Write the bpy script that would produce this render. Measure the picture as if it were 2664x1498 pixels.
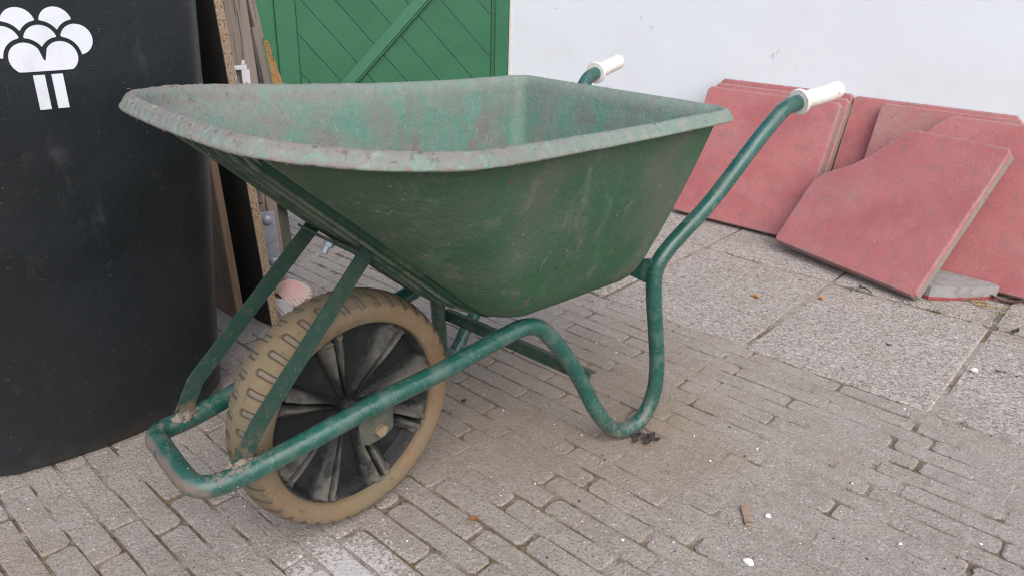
import bpy, bmesh, math, random
from mathutils import Vector, Matrix, noise, Euler

for o in list(bpy.data.objects):
    bpy.data.objects.remove(o)
SC = bpy.context.scene
COL = SC.collection
R = random.Random(7)
sin, cos, rad, PI = math.sin, math.cos, math.radians, math.pi

# ------------------------------------------------------------------ camera
YAW, PITCH, ROLL, CAM_H, FOC = 0.7227, 0.4067, 0.0299, 0.8691, 1928.04
cf = Vector((-sin(YAW) * cos(PITCH), cos(YAW) * cos(PITCH), -sin(PITCH)))
cr0 = Vector((cos(YAW), sin(YAW), 0))
cu0 = cr0.cross(cf)
cr = cr0 * cos(ROLL) + cu0 * sin(ROLL)
cu = cu0 * cos(ROLL) - cr0 * sin(ROLL)
cam = bpy.data.cameras.new("camera")
cam.sensor_width = 36
cam.lens = FOC / 2664 * 36
cam.clip_start, cam.clip_end = 0.02, 500
cob = bpy.data.objects.new("camera", cam)
COL.objects.link(cob)
m = Matrix.Identity(4)
for i in range(3):
    m[i][0], m[i][1], m[i][2] = cr[i], cu[i], -cf[i]
m[2][3] = CAM_H
cob.matrix_world = m
SC.camera = cob

# ------------------------------------------------------------------ light
SUN = Vector((0.60, -0.40, 0.72)).normalized()
world = bpy.data.worlds.new("World")
SC.world = world
world.use_nodes = True
wt = world.node_tree
bg = wt.nodes["Background"]
sky = wt.nodes.new("ShaderNodeTexSky")
sky.sky_type = 'NISHITA'
sky.sun_disc = False
sky.sun_elevation = math.asin(SUN.z)
sky.sun_rotation = math.atan2(SUN.x, SUN.y)
sky.air_density, sky.dust_density, sky.ozone_density = 1.0, 2.5, 1.0
wt.links.new(sky.outputs[0], bg.inputs[0])
bg.inputs[1].default_value = 0.15
sl = bpy.data.lights.new("sun", 'SUN')
sl.energy = 1.4
sl.angle = rad(70)
sl.color = (1.0, 0.95, 0.90)
so = bpy.data.objects.new("sun", sl)
COL.objects.link(so)
so.rotation_euler = SUN.to_track_quat('Z', 'Y').to_euler()
vs = SC.view_settings
SC.display_settings.display_device = 'sRGB'
vs.view_transform, vs.look, vs.gamma, vs.use_curve_mapping = 'Standard', 'None', 1.0, False
vs.exposure = 0.62
SC.cycles.use_denoising = True
SC.cycles.denoising_input_passes = 'RGB_ALBEDO_NORMAL'
SC.cycles.denoising_prefilter = 'ACCURATE'
SC.cycles.use_adaptive_sampling = False
SC.cycles.sample_clamp_indirect = 4.0
SC.cycles.filter_width = 1.2


# ------------------------------------------------------------------ helpers
def link(o, parent=None):
    COL.objects.link(o)
    if parent:
        o.parent = parent
    return o


def tag(o, label=None, cat=None, group=None, kind=None):
    if cat and not kind:
        kind = "thing"
    for k, v in (("label", label), ("category", cat), ("group", group), ("kind", kind)):
        if v:
            o[k] = v
    return o


def empty(name, loc, rz=0.0, label=None, cat=None, group=None, kind=None):
    o = bpy.data.objects.new(name, None)
    o.empty_display_size = 0.05
    o.location = loc
    o.rotation_euler = (0, 0, rz)
    return tag(link(o), label, cat, group, kind)


def mesh(name, bm, m, parent=None, smooth=40, mw=None):
    me = bpy.data.meshes.new(name)
    bmesh.ops.recalc_face_normals(bm, faces=bm.faces[:])
    bm.to_mesh(me)
    bm.free()
    for x in (m if isinstance(m, (list, tuple)) else [m]):
        me.materials.append(x)
    if smooth:
        me.shade_smooth()
        if smooth < 180:
            me.set_sharp_from_angle(angle=rad(smooth))
    o = bpy.data.objects.new(name, me)
    if mw is not None:
        o.matrix_basis = mw
    return link(o, parent)


def box(bm, lo, hi, mw=None, bevel=0.0, seg=1, mi=0):
    vs_ = [bm.verts.new((x, y, z)) for x in (lo[0], hi[0]) for y in (lo[1], hi[1]) for z in (lo[2], hi[2])]
    fs = [bm.faces.new([vs_[i] for i in q]) for q in
          ((0, 1, 3, 2), (4, 6, 7, 5), (0, 4, 5, 1), (2, 3, 7, 6), (0, 2, 6, 4), (1, 5, 7, 3))]
    for f in fs:
        f.material_index = mi
    geo = vs_
    if bevel:
        es = list({e for f in fs for e in f.edges})
        r = bmesh.ops.bevel(bm, geom=es, offset=bevel, segments=seg, affect='EDGES', profile=0.5)
        geo = list({v for f in r['faces'] for v in f.verts} | {v for v in vs_ if v.is_valid})
    if mw is not None:
        bmesh.ops.transform(bm, matrix=mw, verts=geo)
    return geo


def prism(bm, pts, z0, z1, bevel=0.0, mi=0):
    """extruded polygon pts (x,y) from z0 (back) to z1 (front)"""
    a = [bm.verts.new((p[0], p[1], z0)) for p in pts]
    b = [bm.verts.new((p[0], p[1], z1)) for p in pts]
    n = len(pts)
    fs = [bm.faces.new(b), bm.faces.new(a[::-1])]
    for i in range(n):
        fs.append(bm.faces.new((a[i], a[(i + 1) % n], b[(i + 1) % n], b[i])))
    for f in fs:
        f.material_index = mi
    if bevel:
        es = list({e for f in (fs[0],) for e in f.edges})
        bmesh.ops.bevel(bm, geom=es, offset=bevel, segments=2, affect='EDGES')


def catmull(P, step=0.006):
    P = [Vector(p) for p in P]
    Q = [P[0] * 2 - P[1]] + P + [P[-1] * 2 - P[-2]]
    out = []
    for i in range(1, len(Q) - 2):
        a, b, c, d = Q[i - 1:i + 3]
        n = max(2, int((c - b).length / step))
        t0 = 0
        t1 = t0 + max((b - a).length, 1e-5) ** 0.5
        t2 = t1 + max((c - b).length, 1e-5) ** 0.5
        t3 = t2 + max((d - c).length, 1e-5) ** 0.5
        for k in range(n):
            t = t1 + (t2 - t1) * k / n
            A1 = a * ((t1 - t) / (t1 - t0)) + b * ((t - t0) / (t1 - t0))
            A2 = b * ((t2 - t) / (t2 - t1)) + c * ((t - t1) / (t2 - t1))
            A3 = c * ((t3 - t) / (t3 - t2)) + d * ((t - t2) / (t3 - t2))
            B1 = A1 * ((t2 - t) / (t2 - t0)) + A2 * ((t - t0) / (t2 - t0))
            B2 = A2 * ((t3 - t) / (t3 - t1)) + A3 * ((t - t1) / (t3 - t1))
            out.append(B1 * ((t2 - t) / (t2 - t1)) + B2 * ((t - t1) / (t2 - t1)))
    out.append(P[-1])
    return out


def tube(bm, path, r, n=20, cap=True, rf=None):
    rings = []
    up = Vector((0, 0, 1))
    T0 = (path[1] - path[0]).normalized()
    N = (up - T0 * up.dot(T0)).normalized() if abs(T0.z) < 0.95 else Vector((1, 0, 0))
    for i, p in enumerate(path):
        T = (path[min(i + 1, len(path) - 1)] - path[max(i - 1, 0)]).normalized()
        N = (N - T * N.dot(T)).normalized()
        Bn = T.cross(N)
        rr = rf(i, p) if rf else r
        rings.append([bm.verts.new(p + (N * cos(2 * PI * k / n) + Bn * sin(2 * PI * k / n)) * rr) for k in range(n)])
    for a, b in zip(rings, rings[1:]):
        for k in range(n):
            bm.faces.new((a[k], a[(k + 1) % n], b[(k + 1) % n], b[k]))
    if cap:
        bm.faces.new(rings[0][::-1])
        bm.faces.new(rings[-1])


def lathe(bm, prof, n=32, mw=None, cap=True):
    rings = []
    for r_, h in prof:
        rings.append([bm.verts.new((r_ * cos(2 * PI * k / n), r_ * sin(2 * PI * k / n), h)) for k in range(n)])
    for a, b in zip(rings, rings[1:]):
        for k in range(n):
            bm.faces.new((a[k], a[(k + 1) % n], b[(k + 1) % n], b[k]))
    if cap:
        bm.faces.new(rings[0][::-1])
        bm.faces.new(rings[-1])
    vs_ = [v for r_ in rings for v in r_]
    if mw is not None:
        bmesh.ops.transform(bm, matrix=mw, verts=vs_)


def blob(bm, c, r, flat=1.0, rng=R, jit=0.3, sub=1):
    q = Euler((rng.uniform(0, 6), rng.uniform(0, 6), rng.uniform(0, 6))).to_matrix().to_4x4()
    res = bmesh.ops.create_icosphere(bm, subdivisions=sub, radius=1.0)
    for v in res['verts']:
        v.co = v.co * (1 + rng.uniform(-jit, jit))
        v.co.x *= rng.uniform(0.9, 1.1)
        v.co = q @ v.co
        v.co = Vector((v.co.x * r, v.co.y * r, v.co.z * r * flat)) + Vector(c)
    return res['verts']


def frame_at(o, x, y, z):
    """matrix with the given axes and origin"""
    mm = Matrix.Identity(4)
    for i in range(3):
        mm[i][0], mm[i][1], mm[i][2], mm[i][3] = x[i], y[i], z[i], o[i]
    return mm


def smooth01(a, b, x):
    t = max(0.0, min(1.0, (x - a) / (b - a)))
    return t * t * (3 - 2 * t)


# ------------------------------------------------------------------ materials
def lin(c):
    """sRGB 0-255 -> linear"""
    return tuple(((v / 255 + 0.055) / 1.055) ** 2.4 if v > 10 else v / 255 / 12.92 for v in c)


def mat(name, base, rough=0.8, layers=(), bump=(), metal=0.0, spec=0.5, coord='obj', perobj=0.0, rndval=0.0):
    """layers: dict(c, s, lo, hi, d, dist, vec, amt, t, attr, inv, r, ball) painted over each other; bump: (scale, dist, detail, vec, type)"""
    M = bpy.data.materials.new(name)
    M.use_nodes = True
    nt = M.node_tree
    N, L = nt.nodes, nt.links
    bs = N["Principled BSDF"]
    bs.inputs["Metallic"].default_value = metal
    bs.inputs["Specular IOR Level"].default_value = spec
    if coord == 'obj':
        src = N.new("ShaderNodeTexCoord").outputs["Object"]
    else:
        src = N.new("ShaderNodeNewGeometry").outputs["Position"]
    oi = None
    if perobj or rndval:  # per-object random value
        oi = N.new("ShaderNodeObjectInfo")
    if perobj:
        mu = N.new("ShaderNodeMath"); mu.operation = 'MULTIPLY'; mu.inputs[1].default_value = perobj
        L.new(oi.outputs["Random"], mu.inputs[0])
        va = N.new("ShaderNodeVectorMath"); va.operation = 'ADD'
        L.new(src, va.inputs[0]); L.new(mu.outputs[0], va.inputs[1])
        src2 = va.outputs[0]
    else:
        src2 = src

    def tex(s, d=3.0, dist=0.0, vec=None, t='n', w=None):
        v = w or src2
        if vec:
            mp = N.new("ShaderNodeVectorMath"); mp.operation = 'MULTIPLY'
            mp.inputs[1].default_value = vec
            L.new(v, mp.inputs[0]); v = mp.outputs[0]
        if t == 'n':
            n = N.new("ShaderNodeTexNoise")
            n.inputs["Scale"].default_value = s
            n.inputs["Detail"].default_value = d
            n.inputs["Roughness"].default_value = 0.62
            n.inputs["Distortion"].default_value = dist
            L.new(v, n.inputs["Vector"])
            return n.outputs["Fac"], n
        if t == 'w':
            n = N.new("ShaderNodeTexWave")
            n.inputs["Scale"].default_value = s
            n.inputs["Distortion"].default_value = dist
            n.inputs["Detail"].default_value = d
            n.inputs["Detail Scale"].default_value = 1.5
            L.new(v, n.inputs["Vector"])
            return n.outputs["Fac"], n
        n = N.new("ShaderNodeTexVoronoi")
        n.inputs["Scale"].default_value = s
        L.new(v, n.inputs["Vector"])
        return n.outputs["Distance"], n

    rgb = N.new("ShaderNodeRGB"); rgb.outputs[0].default_value = (*base, 1)
    col = rgb.outputs[0]
    if rndval:
        hv = N.new("ShaderNodeHueSaturation")
        mr = N.new("ShaderNodeMapRange")
        mr.inputs[3].default_value, mr.inputs[4].default_value = 1 - rndval, 1 + rndval
        L.new(oi.outputs["Random"], mr.inputs[0]); L.new(mr.outputs[0], hv.inputs["Value"])
        L.new(col, hv.inputs["Color"]); col = hv.outputs[0]
    rv = N.new("ShaderNodeValue"); rv.outputs[0].default_value = rough
    ro = rv.outputs[0]
    for ly in layers:
        t = ly.get('t', 'n')
        if t == 'ball':
            vd = N.new("ShaderNodeVectorMath"); vd.operation = 'DISTANCE'
            L.new(N.new("ShaderNodeNewGeometry").outputs["Position"], vd.inputs[0]); vd.inputs[1].default_value = ly['p']
            f = vd.outputs["Value"]
            nf, _ = tex(ly.get('s', 12), 5)
            ad = N.new("ShaderNodeMath"); ad.operation = 'MULTIPLY_ADD'
            L.new(nf, ad.inputs[0]); ad.inputs[1].default_value = ly.get('k', 0.3); L.new(f, ad.inputs[2])
            f = ad.outputs[0]
        elif t == 'axis':
            sx = N.new("ShaderNodeSeparateXYZ"); L.new(src, sx.inputs[0])
            nf, _ = tex(ly.get('s', 30), 4)
            ad = N.new("ShaderNodeMath"); ad.operation = 'MULTIPLY_ADD'
            L.new(nf, ad.inputs[0]); ad.inputs[1].default_value = ly.get('k', 0.01); L.new(sx.outputs[ly['ax']], ad.inputs[2])
            f = ad.outputs[0]
        else:
            w = N.new("ShaderNodeNewGeometry").outputs["Position"] if ly.get('world') else None
            f, nd = tex(ly['s'], ly.get('d', 4), ly.get('dist', 0), ly.get('vec'), t, w)
        mr = N.new("ShaderNodeMapRange"); mr.interpolation_type = 'SMOOTHSTEP'
        mr.inputs[1].default_value, mr.inputs[2].default_value = ly['lo'], ly['hi']
        if ly.get('inv'):
            mr.inputs[3].default_value, mr.inputs[4].default_value = ly.get('amt', 1), 0
        else:
            mr.inputs[3].default_value, mr.inputs[4].default_value = 0, ly.get('amt', 1)
        L.new(f, mr.inputs[0])
        fac = mr.outputs[0]
        if t == 'v' and 'dens' in ly:
            sc_ = N.new("ShaderNodeSeparateColor"); L.new(nd.outputs["Color"], sc_.inputs[0])
            gt = N.new("ShaderNodeMath"); gt.operation = 'GREATER_THAN'; gt.inputs[1].default_value = 1 - ly['dens']
            L.new(sc_.outputs[0], gt.inputs[0])
            mm = N.new("ShaderNodeMath"); mm.operation = 'MULTIPLY'
            L.new(fac, mm.inputs[0]); L.new(gt.outputs[0], mm.inputs[1]); fac = mm.outputs[0]
        if 'attr' in ly:
            at = N.new("ShaderNodeAttribute"); at.attribute_name = ly['attr']
            mm = N.new("ShaderNodeMath"); mm.operation = 'MULTIPLY'
            L.new(fac, mm.inputs[0]); L.new(at.outputs["Fac"], mm.inputs[1]); fac = mm.outputs[0]
        mx = N.new("ShaderNodeMix"); mx.data_type = 'RGBA'
        L.new(fac, mx.inputs[0]); L.new(col, mx.inputs[6]); mx.inputs[7].default_value = (*ly['c'], 1)
        col = mx.outputs[2]
        if 'r' in ly:
            mx = N.new("ShaderNodeMix"); mx.data_type = 'FLOAT'
            L.new(fac, mx.inputs[0]); L.new(ro, mx.inputs[2]); mx.inputs[3].default_value = ly['r']
            ro = mx.outputs[0]
    L.new(col, bs.inputs["Base Color"])
    L.new(ro, bs.inputs["Roughness"])
    prev = None
    for b in bump:
        s, dist, d, vec, t = (list(b) + [3.0, None, 'n'][len(b) - 2:])[:5]
        f, _ = tex(s, d, 0.3 if t != 'w' else 3.0, vec, t)
        bn = N.new("ShaderNodeBump")
        bn.inputs["Strength"].default_value = 1.0
        bn.inputs["Distance"].default_value = dist
        L.new(f, bn.inputs["Height"])
        if prev:
            L.new(prev, bn.inputs["Normal"])
        prev = bn.outputs[0]
    if prev:
        L.new(prev, bs.inputs["Normal"])
    return M


MUD = lin((128, 114, 104))
DUST = lin((152, 146, 138))
AGG = [
    dict(c=lin((166, 158, 154)), s=55, lo=.5, hi=.66, d=6, amt=.7),
    dict(c=lin((108, 98, 92)), s=230, lo=.52, hi=.60, d=5, amt=.7),
    dict(c=lin((126, 116, 108)), s=40, lo=.54, hi=.68, d=9, amt=.5),
    dict(c=lin((214, 211, 208)), s=95, lo=.11, hi=.20, t='v', dens=.10, inv=True, amt=.9),
    dict(c=lin((196, 190, 186)), s=180, lo=.16, hi=.28, t='v', dens=.22, inv=True, amt=.8),
    dict(c=lin((84, 80, 79)), s=120, lo=.14, hi=.26, t='v', dens=.09, inv=True, amt=.8),
    dict(c=lin((168, 134, 108)), s=90, lo=.14, hi=.26, t='v', dens=.05, inv=True, amt=.6)]
STAIN_AND_TINT = [
    dict(c=lin((140, 122, 100)), s=2.1, lo=.5, hi=.68, d=5, amt=.5, world=True),
    dict(c=lin((116, 109, 84)), s=7, lo=.6, hi=.74, d=7, amt=.28, world=True),
    dict(c=lin((122, 105, 82)), t='ball', p=(-.86, 1.12, 0), lo=.30, hi=.60, inv=True, amt=.38, s=9, k=.25),  # browner tint on the ground under the wheelbarrow
    dict(c=lin((216, 214, 216)), t='ball', p=(-.76, .49, 0), lo=.27, hi=.31, inv=True, amt=.5, s=150, k=.44)]
M_paver = mat("concrete_paver", lin((154, 146, 138)), 0.95, [
    dict(c=lin((139, 130, 121)), s=11, lo=.42, hi=.62, d=6, amt=.6)] + AGG + STAIN_AND_TINT,
    [(60, .0032, 5), (180, .0028, 3)], coord='world', rndval=.03, perobj=.0)
M_slab = mat("washed_concrete_slab", lin((158, 150, 142)), 0.95, [
    dict(c=lin((168, 158, 152)), s=5, lo=.4, hi=.65, d=4, amt=.7),
    dict(c=lin((104, 94, 86)), s=85, lo=.50, hi=.57, d=3, dist=1.6, amt=.75),
    dict(c=lin((200, 193, 187)), s=120, lo=.54, hi=.62, d=3, dist=1.2, amt=.75),
    dict(c=lin((136, 122, 104)), s=3, lo=.55, hi=.7, d=5, amt=.4, world=True),
], [(95, .006, 3), (40, .003, 3), (260, .002, 2)], coord='world', rndval=.03)
M_bed = mat("joint_sand", lin((152, 143, 134)), 1.0, [
    dict(c=lin((139, 129, 121)), s=11, lo=.42, hi=.62, d=6, amt=.6)] + AGG + [
    dict(c=lin((112, 98, 82)), s=40, lo=.25, hi=.5, d=6, amt=.95, attr='hollow'),
    dict(c=lin((116, 106, 68)), s=9, lo=.48, hi=.62, d=6, dist=.5, amt=.8, attr='hollow'),
    dict(c=lin((80, 72, 62)), s=70, lo=.50, hi=.62, d=6, amt=.85, attr='hollow'),
    STAIN_AND_TINT[2]], [(180, .003, 4), (60, .003, 5)], coord='world')
M_wall = mat("white_painted_render", lin((226, 229, 232)), 0.75, [
    dict(c=lin((219, 220, 222)), s=2.2, lo=.4, hi=.7, d=5, amt=.5),
    dict(c=lin((176, 178, 182)), s=17, lo=.68, hi=.72, d=6, dist=1.5, vec=(1, 1, .6), amt=.5),
    dict(c=lin((150, 140, 126)), s=44, lo=.03, hi=.06, t='v', dens=.012, inv=True, amt=.8),
    dict(c=lin((200, 196, 188)), t='axis', ax=2, lo=.10, hi=.30, inv=True, s=8, k=.2, amt=.5),
], [(1.2, .010, 3), (9, .0014, 5), (55, .0003, 3)], coord='world')
M_door = mat("green_gloss_paint", (.032, .128, .064), 0.36, [
    dict(c=(.041, .152, .079), s=3, lo=.35, hi=.65, d=4, vec=(1, 1, 1), amt=.7),
    dict(c=(.036, .14, .068), s=30, lo=.56, hi=.7, d=5, amt=.35),
    dict(c=(.4, .5, .42), s=28, lo=.03, hi=.07, t='v', dens=.02, inv=True, amt=.8),
], [(40, .0006, 4), (6, .002, 3)], perobj=11, rndval=.06)
M_door_lit = mat("lit_green_door_paint", (.052, .170, .100), 0.34, [  # the door's paint made paler, light on the brace put into its colour
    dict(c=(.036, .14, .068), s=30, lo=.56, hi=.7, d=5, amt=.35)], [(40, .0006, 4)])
M_doorframe = mat("white_frame_paint", lin((214, 212, 206)), 0.6, [
    dict(c=lin((170, 166, 156)), s=40, lo=.58, hi=.72, amt=.6)], [(60, .0006)])
M_bin = mat("black_plastic", (.0110, .0140, .0165), 0.36, [
    dict(c=(.019, .023, .027), s=5, lo=.4, hi=.7, d=6, amt=.45, r=.5),
    dict(c=(.05, .055, .06), s=22, lo=.60, hi=.78, d=8, vec=(1, .6, .35), amt=.5, r=.7),
    dict(c=(.07, .075, .08), s=60, lo=.68, hi=.74, d=4, vec=(1, 1.6, .12), amt=.5, r=.7),
    dict(c=(.12, .115, .11), s=160, lo=.66, hi=.74, d=3, amt=.5),
    dict(c=(.10, .09, .075), t='axis', ax=2, lo=.00, hi=.09, inv=True, s=25, k=.08, amt=.45, r=.9),
], [(240, .0005, 3), (6, .003, 3)], coord='world', spec=.4)
M_binblack = mat("bin_lid_plastic", (.014, .015, .016), 0.5, [], [(200, .0004)])
M_emblem = mat("white_print", lin((214, 218, 226)), 0.55, [
    dict(c=lin((188, 192, 200)), s=14, lo=.5, hi=.7, d=5, amt=.4),
    dict(c=lin((150, 150, 150)), s=150, lo=.68, hi=.75, amt=.5)], [(200, .0002)], coord='world')
M_red = mat("red_concrete", lin((173, 107, 106)), 0.9, [
    dict(c=lin((156, 86, 88)), s=4, lo=.4, hi=.66, d=5, amt=.7),
    dict(c=lin((176, 116, 116)), s=9, lo=.5, hi=.72, d=5, amt=.6),
    dict(c=lin((152, 122, 116)), s=5, lo=.50, hi=.74, d=7, amt=.6),
    dict(c=lin((150, 84, 86)), s=240, lo=.55, hi=.66, d=3, amt=.6),
    dict(c=lin((208, 168, 166)), s=70, lo=.07, hi=.13, t='v', dens=.10, inv=True, amt=.75),
    dict(c=lin((226, 196, 192)), s=24, lo=.035, hi=.06, t='v', dens=.08, inv=True, amt=.85),
    dict(c=lin((92, 80, 82)), s=13, lo=.70, hi=.80, d=5, amt=.7),
    dict(c=lin((204, 170, 168)), s=26, lo=.70, hi=.76, d=5, dist=1.0, vec=(1, .25, 1), amt=.5),
    dict(c=lin((222, 196, 194)), s=150, lo=.13, hi=.2, t='v', dens=.05, inv=True, amt=.8),
    dict(c=lin((150, 140, 136)), s=60, lo=.35, hi=.62, d=5, amt=.6, attr='edge'),
    dict(c=lin((136, 129, 122)), t='axis', ax=2, lo=-.013, hi=-.011, inv=True, s=40, k=.006),
    dict(c=lin((112, 104, 98)), s=30, lo=.5, hi=.7, d=5, amt=.35),
], [(150, .0012, 4), (14, .002, 4), (320, .0008, 2)], perobj=23, rndval=.05)
M_reddust = mat("dusty_red_concrete", lin((168, 108, 106)), 0.92, [
    dict(c=lin((158, 126, 120)), s=6, lo=.40, hi=.68, d=7, amt=.7),
    dict(c=lin((150, 84, 86)), s=5, lo=.55, hi=.72, d=5, amt=.6),
    dict(c=lin((122, 104, 94)), s=90, lo=.53, hi=.66, d=4, amt=.6),
    dict(c=lin((190, 164, 156)), s=140, lo=.58, hi=.70, d=3, amt=.35),
    dict(c=lin((136, 129, 122)), t='axis', ax=2, lo=-.013, hi=-.011, inv=True, s=40, k=.006),
], [(150, .0012, 4), (14, .002, 4), (320, .0008, 2)], perobj=23)
M_gray_frag = mat("broken_concrete", lin((150, 148, 147)), 0.95, [
    dict(c=lin((128, 122, 116)), s=25, lo=.45, hi=.65, d=5, amt=.7),
    dict(c=lin((150, 72, 74)), t='axis', ax=2, lo=.0155, hi=.0185, inv=True, s=40, k=.010),
], [(40, .004, 5), (180, .002, 3)])
M_tub = mat("faded_green_tub", (.028, .092, .046), 0.5, [
    dict(c=(.040, .122, .062), s=3.2, lo=.42, hi=.64, d=5, dist=.8, amt=.8),
    dict(c=(.085, .190, .118), s=5, lo=.58, hi=.76, d=5, dist=2.2, vec=(1, 1, .6), amt=.7),
    dict(c=(.098, .112, .085), s=3.4, lo=.36, hi=.62, d=8, dist=.4, amt=.8, r=.9),
    dict(c=(.100, .215, .135), s=7, lo=.64, hi=.76, d=4, dist=2.5, vec=(1, 1, .4), amt=.6),
    dict(c=(.15, .145, .12), s=24, lo=.54, hi=.68, d=7, vec=(1, 1, .5), amt=.55, r=.95),
    dict(c=(.04, .032, .026), s=26, lo=.70, hi=.74, d=5, amt=.8, r=1),
    dict(c=(.012, .03, .018), s=60, lo=.68, hi=.77, d=4, vec=(1, 1, .15), amt=.4),
    dict(c=(.125, .085, .070), s=30, lo=.655, hi=.69, d=6, amt=.85, r=1.0),
    dict(c=(.06, .045, .038), s=75, lo=.67, hi=.71, d=5, amt=.8, r=1.0),
    dict(c=(.20, .24, .20), s=55, lo=.66, hi=.72, d=5, dist=1.0, vec=(1, 1, .22), amt=.5),
    dict(c=(.24, .225, .195), s=90, lo=.13, hi=.20, t='v', dens=.06, inv=True, amt=.8),
    dict(c=(.19, .18, .155), s=150, lo=.62, hi=.72, d=4, amt=.55),
    dict(c=(.095, .22, .17), s=2, lo=-1, hi=-.5, attr='inside', r=.7),
    dict(c=(.135, .26, .215), s=7, lo=.45, hi=.7, d=5, vec=(1, 1, .4), attr='inside', amt=.8),
    dict(c=(.195, .190, .165), s=17, lo=.36, hi=.64, d=9, dist=.6, vec=(1, 1, .6), attr='inside', amt=.7, r=.95),
    dict(c=(.175, .146, .132), s=26, lo=.48, hi=.66, d=7, vec=(1, 1, .4), attr='inside', amt=.75, r=.95),
    dict(c=(.40, .44, .41), s=130, lo=.60, hi=.70, d=4, vec=(1, 1, .3), attr='inside', amt=.25),
    dict(c=(.165, .245, .205), s=2, lo=-1, hi=-.5, attr='rim', r=.6),
    dict(c=(.27, .275, .245), s=46, lo=.46, hi=.64, d=8, attr='rim', amt=.75, r=.95),
    dict(c=(.208, .190, .173), s=44, lo=.38, hi=.50, d=9, dist=.8, attr='rimmud', amt=.95, r=1.0),
    dict(c=(.12, .096, .086), s=85, lo=.58, hi=.68, d=6, attr='rimmud', amt=.8, r=1.0),
    dict(c=(.16, .125, .11), s=45, lo=.68, hi=.74, d=6, attr='rim', amt=.8, r=1.0),
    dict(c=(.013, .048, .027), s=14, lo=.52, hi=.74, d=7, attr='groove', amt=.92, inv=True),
    dict(c=(.17, .175, .145), s=30, lo=.36, hi=.54, d=7, attr='edge', amt=.85, r=1.0),
], [(5, .004, 4), (45, .0026, 6), (170, .0014, 3)], spec=.3)
GREENP = (.013, .078, .060)
M_frame = mat("green_enamel_tube", GREENP, 0.24, [
    dict(c=(.022, .104, .086), s=7, lo=.45, hi=.68, d=5, amt=.8),
    dict(c=(.012, .056, .036), s=25, lo=.55, hi=.7, d=5, amt=.5),
    dict(c=(.085, .135, .115), s=30, lo=.46, hi=.66, d=8, amt=.55, r=.6),
    dict(c=MUD, s=75, lo=.60, hi=.72, d=8, dist=.3, amt=.6, r=.95),
    dict(c=MUD, s=85, lo=.43, hi=.62, d=9, dist=.3, attr='mud', amt=.95, r=1.0),
    dict(c=(.165, .112, .092), s=60, lo=.28, hi=.50, d=8, attr='rust', amt=.92, r=.9),
    dict(c=(.24, .28, .25), s=130, lo=.66, hi=.74, d=3, amt=.5),
], [(60, .0012, 5), (14, .002, 3)], spec=.6)
M_strut = mat("dull_green_steel", (.019, .052, .039), 0.55, [
    dict(c=(.018, .052, .039), s=14, lo=.5, hi=.7, d=5, amt=.6),
    dict(c=(.08, .10, .085), s=80, lo=.50, hi=.70, d=9, amt=.35, r=.9),
    dict(c=MUD, s=120, lo=.62, hi=.72, d=8, amt=.6, r=.95),
    dict(c=(.16, .085, .05), s=22, lo=.66, hi=.76, d=5, amt=.8, r=.95),
    dict(c=(.18, .11, .07), s=50, lo=.45, hi=.6, d=5, attr='rust', amt=.8, r=.95),
    dict(c=(.2, .22, .2), s=150, lo=.68, hi=.76, amt=.45),
], [(50, .0012, 5)], spec=.3)
M_bracket = mat("muddy_steel", (.030, .062, .046), 0.8, [
    dict(c=(.10, .092, .075), s=18, lo=.36, hi=.58, d=7, amt=.85, r=1.0),
    dict(c=(.16, .085, .05), s=40, lo=.62, hi=.74, d=5, amt=.6, r=.95)], [(60, .002, 5)])
M_rubber = mat("dusty_tan_rubber", lin((113, 101, 80)), 0.9, [
    dict(c=lin((126, 107, 82)), s=9, lo=.4, hi=.65, d=5, amt=.7),
    dict(c=lin((106, 98, 70)), s=15, lo=.5, hi=.7, d=5, amt=.7),
    dict(c=lin((122, 100, 76)), s=7, lo=.38, hi=.62, d=6, attr='side', amt=.8),
    dict(c=lin((104, 84, 66)), s=12, lo=.5, hi=.7, d=6, attr='side', amt=.6),
    dict(c=lin((116, 107, 94)), s=7, lo=-1, hi=-.5, attr='groove', amt=.8),
    dict(c=lin((70, 60, 48)), s=7, lo=-1, hi=-.5, attr='gwall', amt=.95),
    dict(c=lin((80, 68, 54)), s=45, lo=.58, hi=.70, d=6, amt=.55),
    dict(c=lin((160, 148, 128)), s=200, lo=.64, hi=.74, amt=.5),
], [(60, .0014, 5), (200, .0008, 3)])
M_wheel = mat("black_plastic_wheel", (.011, .0145, .0145), 0.55, [
    dict(c=(.035, .038, .037), s=9, lo=.46, hi=.68, d=7, amt=.6, r=.8),
    dict(c=(.125, .118, .104), s=24, lo=.30, hi=.56, d=8, amt=.9, r=.95, attr='ridge'),
    dict(c=(.15, .135, .115), s=50, lo=.54, hi=.68, d=7, amt=.75, r=1, attr='ridge'),
    dict(c=(.055, .07, .085), s=14, lo=.64, hi=.78, d=4, amt=.6),
    dict(c=(.2, .19, .17), s=110, lo=.68, hi=.76, d=4, amt=.5, r=.95),
], [(40, .0018, 6), (160, .0008, 3)], spec=.3)
M_grip = mat("white_plastic_grip", lin((226, 222, 216)), 0.4, [
    dict(c=lin((196, 188, 174)), s=12, lo=.5, hi=.72, d=5, amt=.6),
    dict(c=lin((120, 108, 94)), s=60, lo=.60, hi=.72, d=7, amt=.8, r=.8)], [(60, .0006, 4)])
M_bolt = mat("dirty_bolt", lin((140, 122, 100)), 0.75, [
    dict(c=lin((104, 88, 70)), s=60, lo=.5, hi=.65, amt=.7)], [(120, .001, 4)], metal=0.2)
M_zinc = mat("galvanised_plate", lin((158, 166, 178)), 0.5, [
    dict(c=lin((140, 146, 156)), s=30, lo=.45, hi=.65, d=5, amt=.7)], [(150, .0002)], metal=.35)
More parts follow.
